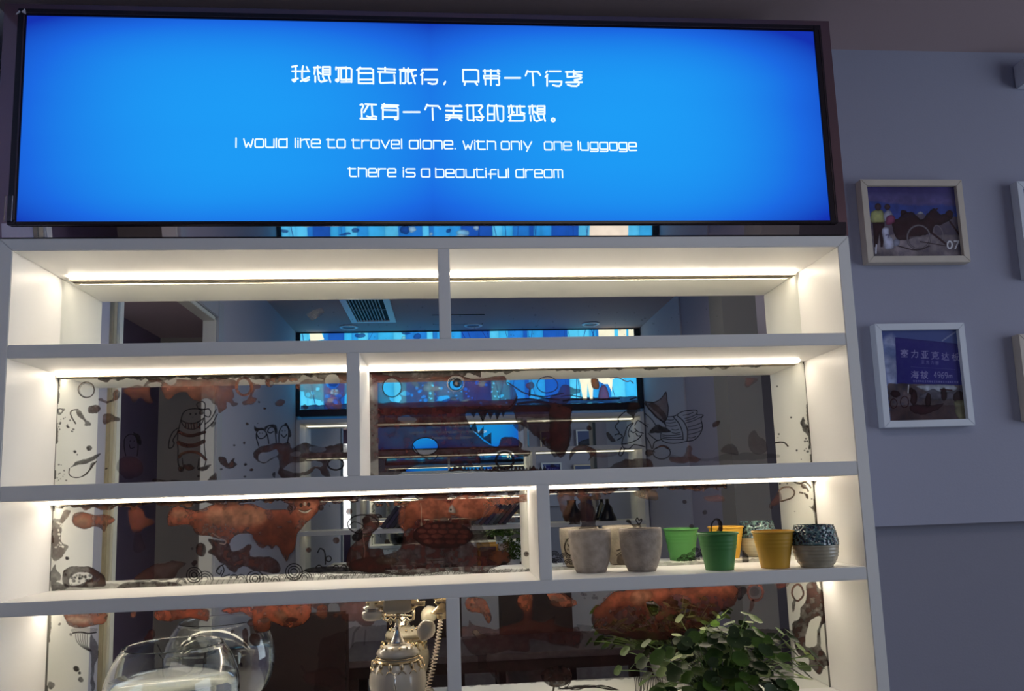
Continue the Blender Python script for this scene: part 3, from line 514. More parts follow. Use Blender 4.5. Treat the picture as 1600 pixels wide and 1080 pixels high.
v.poly(v.ell(745, 190, 62, 76), (158, 82, 60), .88); v.poly(v.ell(886, 240, 30), (150, 84, 66), .88); v.poly([(620, 95), (1000, 80), (1296, 60), (1320, 330), (1180, 352), (1120, 300), (1040, 305), (960, 255), (930, 110), (820, 110), (800, 180), (690, 180)], (120, 58, 44), .72)
v.line([(508, 800), (560, 872), (650, 872), (720, 842), (900, 830), (960, 912), (1012, 950)], 3, (110, 74, 72), .55); v.line([(530, 930), (600, 1000), (700, 1000), (850, 1045)], 2.4, (110, 70, 70), .5)
v.poly([(560, 880), (720, 850), (900, 850), (980, 980), (850, 1040), (600, 990)], (110, 50, 50), .35); v.line([(1160, 360), (1100, 440), (1080, 575)], 2.6, (110, 84, 100), .45); v.line([(1230, 400), (1215, 560)], 2, (110, 84, 90), .4)
v = A4.view(700, 910, 6.355)
v.poly([(130, 440), (200, 440), (210, 370), (240, 420), (300, 440), (420, 460), (480, 470), (600, 420), (700, 400), (750, 350), (740, 270), (690, 230), (690, 150), (740, 130), (835, 120), (835, 280), (850, 380), (960, 400), (1060, 340), (1060, 420), (1200, 460), (1300, 460), (1300, 640), (1240, 650), (1000, 600), (900, 580), (800, 570), (800, 690), (600, 680), (450, 710), (380, 720), (400, 850), (480, 880), (460, 950), (380, 860), (300, 860), (300, 740), (220, 700), (130, 560)], (124, 62, 50), .68, wob=3)
v.poly([(165, 220), (190, 160), (260, 148), (350, 170), (390, 220), (432, 350), (410, 412), (370, 380), (340, 320), (280, 302), (200, 292)], (178, 92, 60), .94, wob=2); v.poly(v.ell(225, 228, 13), (70, 34, 28), .9, wob=0)
v.poly([(690, 160), (740, 130), (832, 125), (826, 260), (790, 300), (740, 268), (692, 230)], (172, 80, 50), .8, soft=2); v.poly([(980, 115), (1150, 105), (1272, 190), (1250, 245), (1060, 245), (1010, 180)], (170, 84, 58), .9); v.poly(v.ell(1060, 165, 48, 32), (90, 80, 76), .7); v.poly(v.ell(1125, 168, 22), (90, 80, 76), .6)
v.poly([(240, 510), (280, 480), (340, 530), (380, 560), (320, 575)], (190, 165, 145), .7, wob=6)
v.poly(v.ell(1078, 935, 156, 105), (118, 84, 70), .95, wob=4); specks(v, 960, 880, 1190, 1000, 50, 12, (205, 180, 165), .6)
v.line([(1050, 1030), (1040, 1090)], 2.6, (126, 94, 66)); v.line([(1090, 1040), (1150, 1060), (1210, 1000), (1200, 970), (1160, 1020)], 1.2); v.line([(1160, 1040), (1260, 1070), (1400, 1040)], 1.2)
v = A4.view(860, 900, 6)
v.poly([(385, 440), (400, 330), (480, 260), (560, 180), (640, 140), (900, 120), (1200, 110), (1720, 85), (1730, 250), (1680, 300), (1580, 350), (1530, 420), (1300, 560), (1100, 600), (800, 600), (600, 570), (450, 540)], (108, 48, 38), .92, wob=3, tex=.1)
v.poly([(400, 330), (480, 260), (560, 180), (640, 140), (900, 120), (1200, 110), (1720, 85), (1720, 200), (1500, 170), (1330, 220), (1100, 190), (900, 290), (700, 260), (560, 330), (470, 380)], (186, 84, 50), .8, soft=9, rim=.15)
v.poly([(750, 190), (780, 140), (900, 140), (960, 180), (900, 250), (820, 295), (760, 260)], (184, 104, 66), .85); v.erase([(900, 250), (960, 235), (1020, 290), (1000, 350), (960, 380), (920, 300)], .8); v.erase([(1130, 200), (1280, 190), (1300, 300), (1400, 420), (1200, 330)], .25, soft=8)
v.poly([(240, 460), (400, 480), (300, 550)], (134, 134, 144), .4); v.poly([(300, 560), (240, 660), (0, 640), (0, 520), (200, 500)], (110, 56, 50), .5)
specks(v, 280, 150, 540, 230, 9, 12, (150, 120, 140), .5)
for k in range(9): v.line([(70+k*10, 1062), (200+k*30, 1030+rng.random()*30), (380+k*20, 1020+rng.random()*25), (560+k*10, 1072)], 1.1, (84, 76, 74), .8)
for k in range(17): v.line([(780+k*16, 940+rng.random()*14), (790+k*16, 980+rng.random()*20), (785+k*15+rng.random()*20, 1070+rng.random()*40)], 1.3, (70, 52, 36), .9)
v = A4.view(0, 0, 1)
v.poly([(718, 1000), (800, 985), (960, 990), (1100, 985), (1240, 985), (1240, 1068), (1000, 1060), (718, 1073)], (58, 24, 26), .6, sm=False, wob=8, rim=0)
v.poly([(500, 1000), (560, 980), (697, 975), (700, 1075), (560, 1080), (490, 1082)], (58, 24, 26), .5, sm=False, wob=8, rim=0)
v = A4.view(1040, 900, 6)
v.line(v.ell(840, 160, 72, 76), 3.2, (160, 78, 62), .85, closed=True, wob=3); v.poly(v.ell(835, 155, 45, 45), (70, 44, 50), .5); v.poly([(790, 240), (830, 240), (800, 340), (780, 330)], (130, 62, 52), .7)
v.poly([(680, 130), (740, 110), (760, 150), (730, 190), (680, 230), (660, 200)], (46, 22, 34), .9, wob=5)
v = A4.view(1180, 890, 5.686)
v.poly([(200, 95), (290, 95), (290, 150), (200, 170)], (150, 70, 54), .7)
v.line(v.ell(375, 208, 48, 70), 2.6, (120, 64, 48), closed=True, wob=3); v.poly([(330, 280), (360, 280), (335, 380), (318, 330)], (120, 64, 48), .9)
v.poly([(455, 130), (530, 100), (560, 170), (600, 200), (628, 420), (612, 480), (580, 520), (580, 680), (612, 740), (660, 850), (620, 870), (580, 932), (530, 910), (500, 880), (440, 900), (400, 900), (380, 870), (470, 860), (480, 800), (430, 780), (360, 720), (325, 490), (390, 440), (400, 350), (440, 300), (450, 200)], (110, 52, 44), .96, wob=4)
v.erase([(470, 480), (540, 420), (580, 440), (550, 560), (540, 680), (460, 690), (440, 640)], .92, wob=4)

def mirror_mat(name, art):
    m = bpy.data.materials.new(name); m.use_nodes = True; nt = m.node_tree; b = nt.nodes['Principled BSDF']; out = nt.nodes['Material Output']
    b.inputs['Roughness'].default_value = .5; b.inputs['Specular IOR Level'].default_value = .10
    art.tone = .52
    im = nt.nodes.new('ShaderNodeTexImage'); im.image = art.image(name+'_lacquer'); im.extension = 'EXTEND'
    nt.links.new(im.outputs['Color'], b.inputs['Base Color'])
    g = nt.nodes.new('ShaderNodeBsdfGlossy'); g.inputs['Color'].default_value = (.86, .88, .83, 1); g.inputs['Roughness'].default_value = 0
    mx = nt.nodes.new('ShaderNodeMixShader'); nt.links.new(im.outputs['Alpha'], mx.inputs[0]); nt.links.new(g.outputs[0], mx.inputs[1]); nt.links.new(b.outputs[0], mx.inputs[2])
    nt.links.new(mx.outputs[0], out.inputs[0]); return m
def uvplane(name, x0, x1, z0, z1, y, m, parent=None, flip=False, th=.004):
    """thin slab whose front (-y, or +y when flip) carries the image"""
    s = 1 if not flip else -1; me = bpy.data.meshes.new(name); o0 = Vector(parent.get('base', (0, 0, 0))) if parent is not None else Vector((0, 0, 0))
    V = [(x0, y, z0), (x1, y, z0), (x1, y, z1), (x0, y, z1), (x0, y+s*th, z0), (x1, y+s*th, z0), (x1, y+s*th, z1), (x0, y+s*th, z1)]
    F = [(0, 1, 2, 3), (5, 4, 7, 6), (4, 0, 3, 7), (1, 5, 6, 2), (4, 5, 1, 0), (3, 2, 6, 7)]
    if flip: F = [tuple(reversed(f)) for f in F]
    me.from_pydata([tuple(Vector(p)-o0) for p in V], [], F)
    uv = me.uv_layers.new(name='UVMap')
    for p in me.polygons:
        for li in p.loop_indices:
            c = V[me.loops[li].vertex_index]; u = (c[0]-x0)/(x1-x0); uv.data[li].uv = (1-u if flip else u, (c[2]-z0)/(z1-z0))
    me.materials.append(m); o = bpy.data.objects.new(name, me); COL.objects.link(o)
    if parent is not None: o.parent = parent
    return o

# ================================================================ THE SHELF
zt, zo = .5125, .5368; XL, XR, XLo, XRo = -.8397, .8388, -.866, .865; YB = .193; ZB = -.4399
shelf = thing('display_shelf', 'white lit wall shelf with four rows of painted mirror backs under the blue sign', 'shelf')
MB().prism([(XLo, ZB), (XL, ZB), (XL, zt), (XLo, zo)], 0, YB+.006).build('side_panel', white_board, shelf, .0012)
MB().prism([(XR, ZB), (XRo, ZB), (XRo, zo), (XR, zt)], 0, YB+.006).build('side_panel', white_board, shelf, .0012)
MB().prism([(XL+.0003, zt), (XR-.0003, zt), (XRo-.0003, zo), (XLo+.0003, zo)], 0, YB+.006).build('top_panel', white_board, shelf, .0012)
for z0, z1 in ((.2987, .3252), (.026, .0547), (-.1853, -.1596)): bx(XL, XR, .0006, YB+.005, z0, z1).build('shelf_board', white_board, shelf, .0012)
for r, x0, x1 in ((1, -.0136, .0103), (2, -.1983, -.173), (3, .1718, .1968), (4, -.012, .0144)):
    bx(x0, x1, .0002, YB-.0008, ROW[r][0], ROW[r][1]).build('divider', white_board, shelf, .0012)
for r, A in ((1, A1), (2, A2), (3, A3), (4, A4)):
    o = uvplane('mirror_panel', XL, XR, ROW[r][0], ROW[r][1], YB, mirror_mat('painted_mirror_%d' % r, A), shelf)
    if r > 1: o['label'] = ['', '', 'mirror with rust coloured monsters and a witch on a broom', 'mirror with a rust coloured bear, swan and turtle shell', 'mirror with rust coloured stains and creatures'][r]
channel_m = mat('brown_stained_channel', (.40, .34, .26, 1), .6, noise=.35, scale=40)
dvx = {1: (-.0136, .0103), 2: (-.1983, -.173), 3: (.1718, .1968), 4: (-.012, .0144)}
for r, x0, x1 in ((1, -.815, .826), (2, -.833, .815), (3, -.835, .835), (4, -.835, .835)):
    z = ROW[r][1]; a, b = dvx[r]
    for c, d in ((x0, a-.002), (b+.002, x1)):
        st = bx(c, d, .1655, .1765, z-.0040, z-.0005).build('light_strip', led_m, shelf)
        bx(c-.004, d+.004 if d > b else d+.0015, .1770, .1905, z-.0072, z-.0004).build('channel', channel_m, st)

# deep counter and cupboards under the shelf (below the picture)
cab = thing('counter_cabinet', 'white cabinet with white top below the mirrored shelf', 'cabinet', (0, 0, ZF))
WORLD[cab.name] = True
bx(XLo, XRo, -.002, YB+.005, ZB-.03, ZB-.0003).build('counter_top', white_board, cab, .002)
bx(XLo+.02, XRo-.02, .03, YB, ZF+.001, ZB-.031).build('body', white_board, cab)
for i in range(4):
    w = (XRo-XLo-.05)/4; x = XLo+.025+i*w
    d = bx(x+.003, x+w-.003, -.0-.0+.008, .0295, ZF+.08, ZB-.04).build('door', white_board, cab, .002)
    h = MB().tube([(x+w-.03, -.003, ZB-.20), (x+w-.03, -.003, ZB-.10)], .005).build('handle', chrome, d); h.location = (0, 0, 0)

# ================================================================ THE SIGN
sign = thing('lightbox_sign', 'long blue backlit sign with white Chinese and English lettering in dark glossy frame', 'sign', (0, 0, .54))
WORLD[sign.name] = True
bx(-.881, .866, .006, .19, .5385, 1.035).build('housing', gloss_dark, sign, .001)
MB().prism([(-.881, .5385), (.866, .5385), (.866, 1.035), (-.881, 1.035)], .0015, .0055).build('backing_board', gloss_dark, sign)
t5 = math.tan(math.radians(7.5)); zb0, zb1 = .5388, .566
band = MB(); v8 = [(x, y, z) for x in (-.86, .86) for (y, z) in ((-.0015+0, zb0), (.0012, zb0), (-.0015-t5*(zb1-zb0), zb1), (.0012, zb1))]
band.add(v8, [(0, 1, 3, 2), (4, 6, 7, 5), (0, 2, 6, 4), (1, 5, 7, 3), (0, 4, 5, 1), (2, 3, 7, 6)]).build('lower_glossy_strip', gloss_strip, sign)
SX0, SX1, SZ0, SZ1 = -.845, .837, .5600, 1.014; YS = -.015
fr = MB()
for a in ((SX0, SX0+.0165, SZ0, SZ1), (SX1-.0165, SX1, SZ0, SZ1), (SX0+.0165, SX1-.0165, SZ1-.014, SZ1), (SX0+.0165, SX1-.0165, SZ0, SZ0+.0065)): fr.box(a[0], a[1], YS, -.0062, a[2], a[3])
fr.build('bezel', black_rub, sign, .001)
MB().box(SX0+.0120, SX0+.0148, YS-.0012, YS-.0001, SZ0+.01, SZ1-.012).box(SX0+.015, SX1-.02, YS-.0012, YS-.0001, SZ1-.0115, SZ1-.0100).box(SX1-.0050, SX1-.0038, YS-.0012, YS-.0001, SZ0+.005, SZ1-.012).build('metal_edge_strip', mat('dull_edge_metal', (.16, .12, .13, 1), .3, 1), sign)
MB().prism([(SX0+.0165, SZ1-.014), (SX0+.0145, SZ1-.003), (SX0+.0085, SZ1-.010)], YS-.003, YS-.0003).prism([(SX0-.002, SZ1-.015), (SX0+.006, SZ1-.009), (SX0+.004, SZ1-.007)], YS-.003, YS-.0003).build('corner_clip', mat('bright_clip', (.85, .82, .86, 1), .35, .2), sign)
bx(SX0-.0035, SX0+.0100, YS-.004, YS-.0005, SZ0+.006, SZ0+.058).build('clear_plastic_corner', glass('clear_plastic', (.9, .85, .85, 1), 1.45, .08), sign)
# backlit face: luminance falls off towards the ends of its two lamp banks
pm = bpy.data.materials.new('blue_backlit_acrylic'); pm.use_nodes = True; nt = pm.node_tree; nt.nodes.clear()
def N(t, **k):
    n = nt.nodes.new(t)
    for a, b in k.items(): setattr(n, a, b)
    return n
def math_(op, a, b=None, clamp=False):
    n = N('ShaderNodeMath', operation=op, use_clamp=clamp)
    for i, q in enumerate((a, b)):
        if q is None: continue
        if isinstance(q, (int, float)): n.inputs[i].default_value = q
        else: nt.links.new(q, n.inputs[i])
    return n.outputs[0]
tc = N('ShaderNodeTexCoord'); sp = N('ShaderNodeSeparateXYZ'); nt.links.new(tc.outputs['Generated'], sp.inputs[0])
ax = math_('ABSOLUTE', math_('SUBTRACT', sp.outputs[0], .49)); u = math_('ABSOLUTE', math_('SUBTRACT', math_('MULTIPLY', ax, 4), 1)); u4 = math_('POWER', u, 2.2)
vz = math_('ABSOLUTE', math_('SUBTRACT', math_('MULTIPLY', sp.outputs[2], 2), .95)); v4 = math_('POWER', vz, 4.0)
outer = math_('GREATER_THAN', ax, .25)
ku = math_('MULTIPLY', u4, math_('ADD', math_('MULTIPLY', outer, .22), .36))
ns = N('ShaderNodeTexNoise'); ns.inputs['Scale'].default_value = 3; nt.links.new(tc.outputs['Generated'], ns.inputs['Vector'])
ssum = math_('ADD', ku, math_('MULTIPLY', v4, .45)); fac = math_('SUBTRACT', 1, math_('ADD', ssum, math_('MULTIPLY', ns.outputs['Fac'], .12)), True)
rp = N('ShaderNodeValToRGB'); el = rp.color_ramp.elements; el[0].position = 0; el[0].color = srgb(20, 50, 176); el[1].position = 1; el[1].color = srgb(30, 160, 248)
e = rp.color_ramp.elements.new(.45); e.color = srgb(27, 105, 226)
nt.links.new(fac, rp.inputs[0]); em = N('ShaderNodeEmission'); nt.links.new(rp.outputs[0], em.inputs[0]); em.inputs[1].default_value = 1.0
ou = N('ShaderNodeOutputMaterial'); nt.links.new(em.outputs[0], ou.inputs[0])
YP = -.0115
bx(SX0+.0165, SX1-.0165, YP, -.0066, SZ0+.0065, SZ1-.014).build('backlit_face', pm, sign)
white_glow = emit('backlit_white_letters', (.82, .97, 1.0, 1), 1.15)

def capsule(mb, a, b, w, y0, y1):
    a = np.array(a, float); b = np.array(b, float); d = b-a; L = np.linalg.norm(d); d = d/L if L > 1e-7 else np.array([1., 0]); n = np.array([-d[1], d[0]]); P = []
    for k in range(7): t = math.pi/2+math.pi*k/6; P.append(a+w*(d*math.cos(t)+n*math.sin(t)))
    for k in range(7): t = -math.pi/2+math.pi*k/6; P.append(b+w*(d*math.cos(t)+n*math.sin(t)))
    mb.prism([tuple(p) for p in P][::1], y0, y1)
def strokes(mb, S, w, y1=YP-.0002, th=.0012):
    for P in S:
        for i in range(len(P)-1): capsule(mb, P[i], P[i+1], w/2, y1-th, y1)
def fromcrop(ox, oy, k, S): return [[tuple(at(ox+x/k, oy+y/k, YP)[[0, 2]]) for x, y in P] for P in S]
G1 = []
G1 += fromcrop(450, 96, 13.333, [
 [(85, 118), (190, 95)], [(160, 100), (160, 400), (130, 425), (95, 395)], [(90, 390), (210, 360)], [(90, 210), (445, 210)], [(315, 105), (295, 210), (295, 350), (320, 400), (370, 415), (440, 385)], [(270, 415), (440, 330)], [(390, 120), (425, 195)],
 [(540, 130), (680, 125)], [(620, 105), (615, 130)], [(565, 135), (550, 270)], [(615, 130), (625, 280)], [(640, 225), (690, 265)], [(725, 120), (880, 120), (880, 280), (725, 280), (725, 120)], [(725, 175), (880, 175)], [(725, 230), (880, 230)],
 [(570, 315), (570, 430)], [(640, 315), (645, 390), (690, 430), (810, 400)], [(725, 315), (765, 390)], [(850, 315), (885, 430)],
 [(1005, 125), (1000, 170)], [(1005, 135), (1220, 130)], [(1055, 140), (1055, 400), (1030, 425), (995, 400)], [(1000, 385), (1055, 372)], [(1105, 150), (1105, 385), (1320, 380)], [(1105, 150), (1290, 145), (1325, 165), (1322, 435)], [(1215, 125), (1215, 400)], [(1105, 432), (1320, 428)]])
G1 += fromcrop(340, 80, 4.706, [[(1025, 141), (1050, 120)], [(1037, 140), (1037, 237), (1144, 237)], [(1040, 130), (1128, 130), (1144, 138), (1146, 240)], [(1037, 163), (1144, 163)], [(1037, 210), (1144, 210)]])
G1 += fromcrop(580, 96, 13.333, [
 [(145, 155), (505, 172)], [(290, 130), (290, 220)], [(145, 225), (500, 238)], [(180, 240), (180, 430), (200, 453), (490, 440)], [(480, 290), (490, 462)],
 [(595, 175), (935, 180)], [(680, 145), (680, 170)], [(610, 185), (610, 465)], [(630, 208), (715, 208), (718, 430), (690, 462), (655, 455)], [(775, 150), (745, 215)], [(760, 232), (870, 200)], [(765, 230), (765, 430), (790, 465), (838, 450)], [(842, 245), (915, 468)], [(890, 310), (935, 300)],
 [(1078, 165), (1048, 200)], [(1080, 238), (1035, 285)], [(1065, 262), (1065, 472)], [(1118, 170), (1370, 170)], [(1115, 385), (1375, 385), (1368, 440), (1345, 470), (1270, 475), (1190, 452)], [(1545, 428), (1518, 478)]])
G1 += fromcrop(710, 96, 14.545, [
 [(195, 192), (200, 462), (550, 465)], [(195, 195), (480, 195), (545, 218), (550, 472)], [(245, 475), (232, 538)], [(470, 475), (518, 538)],
 [(655, 220), (1028, 220)], [(690, 200), (695, 285)], [(830, 200), (830, 542)], [(990, 200), (985, 268), (1018, 288)], [(668, 332), (1000, 332), (1022, 350), (1015, 395)], [(672, 332), (675, 390), (1015, 392)], [(700, 400), (705, 528)], [(1010, 400), (1020, 530), (990, 545), (960, 535)],
 [(1142, 380), (1498, 380)]])
G1 += fromcrop(810, 96, 14.545, [
 [(162, 328), (205, 220), (240, 238), (440, 238), (498, 318)], [(320, 272), (340, 552)], [(655, 225), (628, 258)], [(660, 305), (612, 358)], [(650, 322), (650, 560)], [(700, 230), (960, 230)], [(700, 460), (980, 460), (970, 530), (930, 565), (850, 560), (782, 538)],
 [(1075, 245), (1438, 245)], [(1255, 218), (1255, 340)], [(1110, 262), (1112, 362)], [(1112, 362), (1380, 345), (1432, 375), (1412, 402), (1272, 425)], [(1258, 282), (1430, 320)], [(1272, 430), (1370, 470), (1370, 530), (1320, 565), (1200, 560), (1118, 532)], [(1080, 480), (1448, 475)]])
G2 = fromcrop(555, 153, 11.43, [
 [(92, 130), (125, 115), (148, 150), (115, 220), (120, 350)], [(180, 115), (375, 125)], [(240, 125), (157, 262)], [(295, 135), (310, 330)], [(208, 330), (260, 350), (330, 330), (378, 340)], [(92, 372), (378, 380)],
 [(485, 130), (770, 140)], [(520, 108), (472, 188)], [(495, 165), (740, 165), (765, 190), (765, 375), (740, 390), (708, 382)], [(495, 180), (495, 385)], [(500, 218), (750, 225)], [(500, 345), (750, 345)],
 [(862, 257), (1152, 257)], [(1248, 212), (1285, 125), (1310, 145), (1480, 150), (1522, 202)], [(1380, 188), (1388, 398)]])
G2 += fromcrop(688, 153, 14.953, [
 [(128, 197), (498, 202)], [(160, 168), (175, 190)], [(460, 178), (450, 195)], [(305, 200), (305, 390)], [(132, 300), (505, 315)], [(132, 402), (505, 418)], [(132, 460), (505, 465)], [(225, 410), (220, 480), (180, 530), (135, 525)], [(440, 480), (498, 538)],
 [(605, 190), (960, 180), (985, 210), (900, 310), (985, 440), (985, 500), (950, 540), (852, 510)], [(630, 168), (635, 500), (660, 530), (790, 525)], [(770, 190), (780, 542)], [(792, 450), (1008, 450)],
 [(1108, 192), (1108, 535), (1260, 535)], [(1130, 168), (1120, 190), (1440, 200), (1475, 220), (1475, 520), (1440, 555), (1395, 545)], [(1262, 200), (1262, 535)], [(1110, 385), (1260, 385)], [(1308, 170), (1308, 200)], [(1318, 230), (1350, 518)]])
G2 += fromcrop(785, 153, 16, [
 [(140, 220), (288, 215)], [(215, 192), (212, 215)], [(168, 230), (165, 388)], [(228, 230), (238, 388)], [(242, 340), (288, 368)], [(335, 220), (555, 222)], [(362, 230), (362, 390)], [(440, 202), (452, 390)], [(480, 370), (556, 398)], [(220, 420), (150, 478)], [(215, 432), (525, 432), (548, 455), (545, 560), (520, 580), (168, 580)], [(202, 450), (202, 580)],
 [(655, 220), (828, 215)], [(742, 192), (742, 220)], [(685, 230), (680, 398)], [(752, 230), (756, 408)], [(790, 350), (838, 380)], [(872, 212), (1055, 212), (1055, 410), (872, 410), (872, 212)], [(872, 285), (1055, 285)], [(872, 348), (1055, 348)],
 [(702, 452), (710, 582)], [(782, 452), (800, 560), (860, 588), (988, 548)], [(892, 452), (930, 530)], [(1030, 452), (1068, 585)],
 [(1268+44*math.cos(a), 555+42*math.sin(a)) for a in np.arange(9)*math.pi/4]])
q = .12
RECT = [(q, 0), (1-q, 0), (1, q), (1, 1-q), (1-q, 1), (q, 1), (0, 1-q), (0, q), (q, 0)]
FONT = {
 'I': (.0, [[(0, 0), (0, 1.15)]]), 'l': (0, [[(0, 0), (0, 1.12)]]), 'i': (0, [[(0, 0), (0, .84)], [(0, 1.1), (0, 1.13)]]),
 'w': (1.1, [[(0, 1), (.27, 0), (.55, .55), (.83, 0), (1.1, 1)]]), 'o': (1, [RECT]), 'a': (1, [[(1, 1), (q, 1), (0, 1-q), (0, q), (q, 0), (.9, 0)], [(1, 1), (1, .05)]]),
 'u': (1, [[(0, 1), (0, q), (q, 0), (1, 0)], [(1, 1), (1, 0)]]), 'd': (1, [[(1, 0), (q, 0), (0, q), (0, 1-q), (q, 1), (1, 1)], [(1, 0), (1, 1.12)]]),
 'b': (1, [[(0, 1.12), (0, 0), (1-q, 0), (1, q), (1, 1-q), (1-q, 1), (0, 1)]]), 'k': (1, [[(0, 0), (0, 1.12)], [(0, .86), (.45, 1), (1, 1)], [(.62, .98), (.95, 0)]]),
 'e': (1, [[(1, .02), (q, 0), (0, q), (0, 1-q), (q, 1), (1-q, 1), (1, 1-q), (1, .5), (.02, .5)]]),
 't': (.95, [[(.12, 1.12), (.12, q), (.24, 0), (.95, 0)], [(-.08, .98), (.85, .98)]]), 'r': (.9, [[(0, 0), (0, 1)], [(0, .72), (.2, .98), (.9, .98)]]),
 'v': (1, [[(0, 1), (.5, 0), (1, 1)]]), 'n': (1, [[(0, 0), (0, 1), (1-q, 1), (1, 1-q), (1, 0)]]), 'h': (1, [[(0, 0), (0, 1.12)], [(0, 1), (1-q, 1), (1, 1-q), (1, 0)]]),
 'y': (1, [[(0, 1), (.5, .12)], [(1, 1), (.35, -.2)]]), 's': (.95, [[(.95, 1), (q, 1), (0, 1-q), (0, .62), (q, .5), (.83, .5), (.95, .38), (.95, q), (.83, 0), (0, 0)]]),
 'g': (1, [[(1, 1), (q, 1), (0, 1-q), (0, .28), (q, .15), (1, .15)], [(1, 1), (1, -.06), (.88, -.15), (.02, -.15)]]),
 'f': (1, [[(.3, -.1), (.3, .85), (.42, .98), (1, .98)], [(0, .42), (.95, .42)]]), 'm': (1.1, [[(0, 0), (0, 1), (1.0, 1), (1.1, .9), (1.1, 0)], [(.55, 1), (.55, 0)]]), '.': (0, [[(0, 0), (0, .03)]])}
def word(mb, txt, x0, x1, z0, h, w):
    gap = .25; tot = sum(FONT[c][0] for c in txt)+gap*(len(txt)-1)*1.0+sum(.06 for c in txt if FONT[c][0] == 0); k = (x1-x0)/tot if tot > 0.3 else h; x = x0
    for c in txt:
        adv, S = FONT[c]
        if adv == 0: x += .03*k
        strokes(mb, [[(x+px*k, z0+pz*h) for px, pz in P] for P in S], w); x += (adv+gap+(.03 if adv == 0 else 0))*k
E1, E2 = MB(), MB(); hh = .0172
for tx, a, b, yb in (('I', 368.5, 369, 231.2), ('would', 381, 448.5, 231), ('like', 461, 500.5, 231.4), ('to', 511.5, 539.5, 231.8), ('travel', 550.5, 628, 232.3), ('alone.', 640, 711.5, 233), ('with', 724, 774.5, 234.2), ('only', 783.5, 831, 234.6), ('one', 851, 893, 235), ('luggage', 903.5, 994.5, 235.5)):
    A_, B_ = at(a, yb, YP), at(b, yb, YP); E1 = MB(); word(E1, tx, A_[0], B_[0], A_[2]+.001, hh, .0025); E1.build('word', white_glow, sign)
for tx, a, b, yb in (('there', 545, 618.5, 276.8), ('is', 630, 648.5, 277.2), ('a', 658.5, 671.5, 277.4), ('beautiful', 681, 795, 278), ('dream', 806.5, 879, 278.4)):
    A_, B_ = at(a, yb, YP), at(b, yb, YP); E2 = MB(); word(E2, tx, A_[0], B_[0], A_[2]+.001, hh, .0025); E2.build('word', white_glow, sign)
for S_ in (G1, G2):
    cells = {}
    for P in S_:
        xc = (min(p[0] for p in P)+max(p[0] for p in P))/2; key = int(round((xc+.279)/.04366*1.0-(.0 if S_ is G1 else .0)+(0 if S_ is G1 else .0)))
        cells.setdefault(key, []).append(P)
    for k_ in sorted(cells):
        mb_ = MB(); strokes(mb_, cells[k_], .0034); mb_.build('character', white_glow, sign)

# ================================================================ FRAMED PHOTOGRAPHS ON THE WALL
def print_mat(name, art, rough=.16, spec=.5):
    m = bpy.data.materials.new(name); m.use_nodes = True; nt = m.node_tree; b = nt.nodes['Principled BSDF']; b.inputs['Roughness'].default_value = rough; b.inputs['Specular IOR Level'].default_value = spec
    im = nt.nodes.new('ShaderNodeTexImage'); im.image = art.image(name+'_print'); im.extension = 'EXTEND'; nt.links.new(im.outputs['Color'], b.inputs['Base Color']); return m
def frame(name, label, x0, x1, z0, z1, wd, m, pm_, group='framed travel photographs on the grey wall', yb=YW-.0005, dep=.024):
    t = thing(name, label, 'picture frame', ((x0+x1)/2, yb, z0), group); f = MB(); y0, y1 = yb-dep, yb
    f.prism([(x0, z0), (x1, z0), (x1-wd, z0+wd), (x0+wd, z0+wd)], y0, y1).prism([(x0, z1), (x0+wd, z1-wd), (x1-wd, z1-wd), (x1, z1)], y0, y1)
    f.prism([(x0, z0), (x0+wd, z0+wd), (x0+wd, z1-wd), (x0, z1)], y0, y1).prism([(x1, z0), (x1, z1), (x1-wd, z1-wd), (x1-wd, z0+wd)], y0, y1)
    f.build('frame', m, t, .0008, origin=((x0+x1)/2, yb, z0))
    uvplane('photograph', x0+wd-.001, x1-wd+.001, z0+wd-.001, z1-wd+.001, yb-dep+.009, pm_, t, th=.003); return t
YPf = YW-.0245
# frame one: riders resting with touring bicycles
fa = [at(*p, YPf) for p in ((1345, 283), (1503, 278), (1516.5, 408), (1356, 411.5))]
ax0, ax1, az0, az1 = (fa[0][0]+fa[3][0])/2, (fa[1][0]+fa[2][0])/2, (fa[2][2]+fa[3][2])/2, (fa[0][2]+fa[1][2])/2
P1 = Art(ax0+.017, ax1-.017, az0+.017, az1-.017, Y=YPf+.009, res=1500, bg=(74, 70, 124)); v = P1.view(1340, 270, 6.154)
v.poly([(90, 100), (980, 90), (980, 190), (90, 200)], (70, 62, 120), .9, soft=15, wob=0, sm=False, rim=0); v.poly([(90, 215), (950, 240), (960, 330), (90, 330)], (104, 96, 152), .8, soft=14, sm=False, rim=0)
v.poly([(100, 280), (500, 320), (980, 320), (980, 470), (90, 470)], (58, 78, 156), .9, soft=4, sm=False, rim=0); v.poly([(540, 430), (600, 375), (660, 420), (760, 440), (1000, 420), (1010, 620), (130, 640), (130, 460)], (96, 86, 96), .95, sm=False, rim=0); v.poly([(570, 402), (600, 375), (630, 395), (600, 402)], (220, 225, 240), .9, wob=1)
v.poly([(130, 600), (1020, 600), (1030, 820), (130, 830)], (128, 118, 122), .97, sm=False, rim=0, wob=4, var=.6)
DKP = (52, 30, 34)
v.poly([(330, 480), (400, 430), (440, 400), (520, 380), (570, 430), (620, 450), (680, 380), (740, 350), (790, 400), (830, 400), (900, 370), (910, 430), (860, 470), (800, 500), (740, 520), (700, 580), (560, 620), (430, 650), (380, 640), (350, 560)], DKP, .95, wob=6)
v.poly([(415, 400), (430, 365), (465, 370), (475, 400), (440, 420)], DKP, .95); v.poly([(835, 400), (870, 360), (905, 375), (905, 425), (870, 440)], (62, 34, 40), .95); v.line([(690, 400), (760, 352)], 2, DKP)
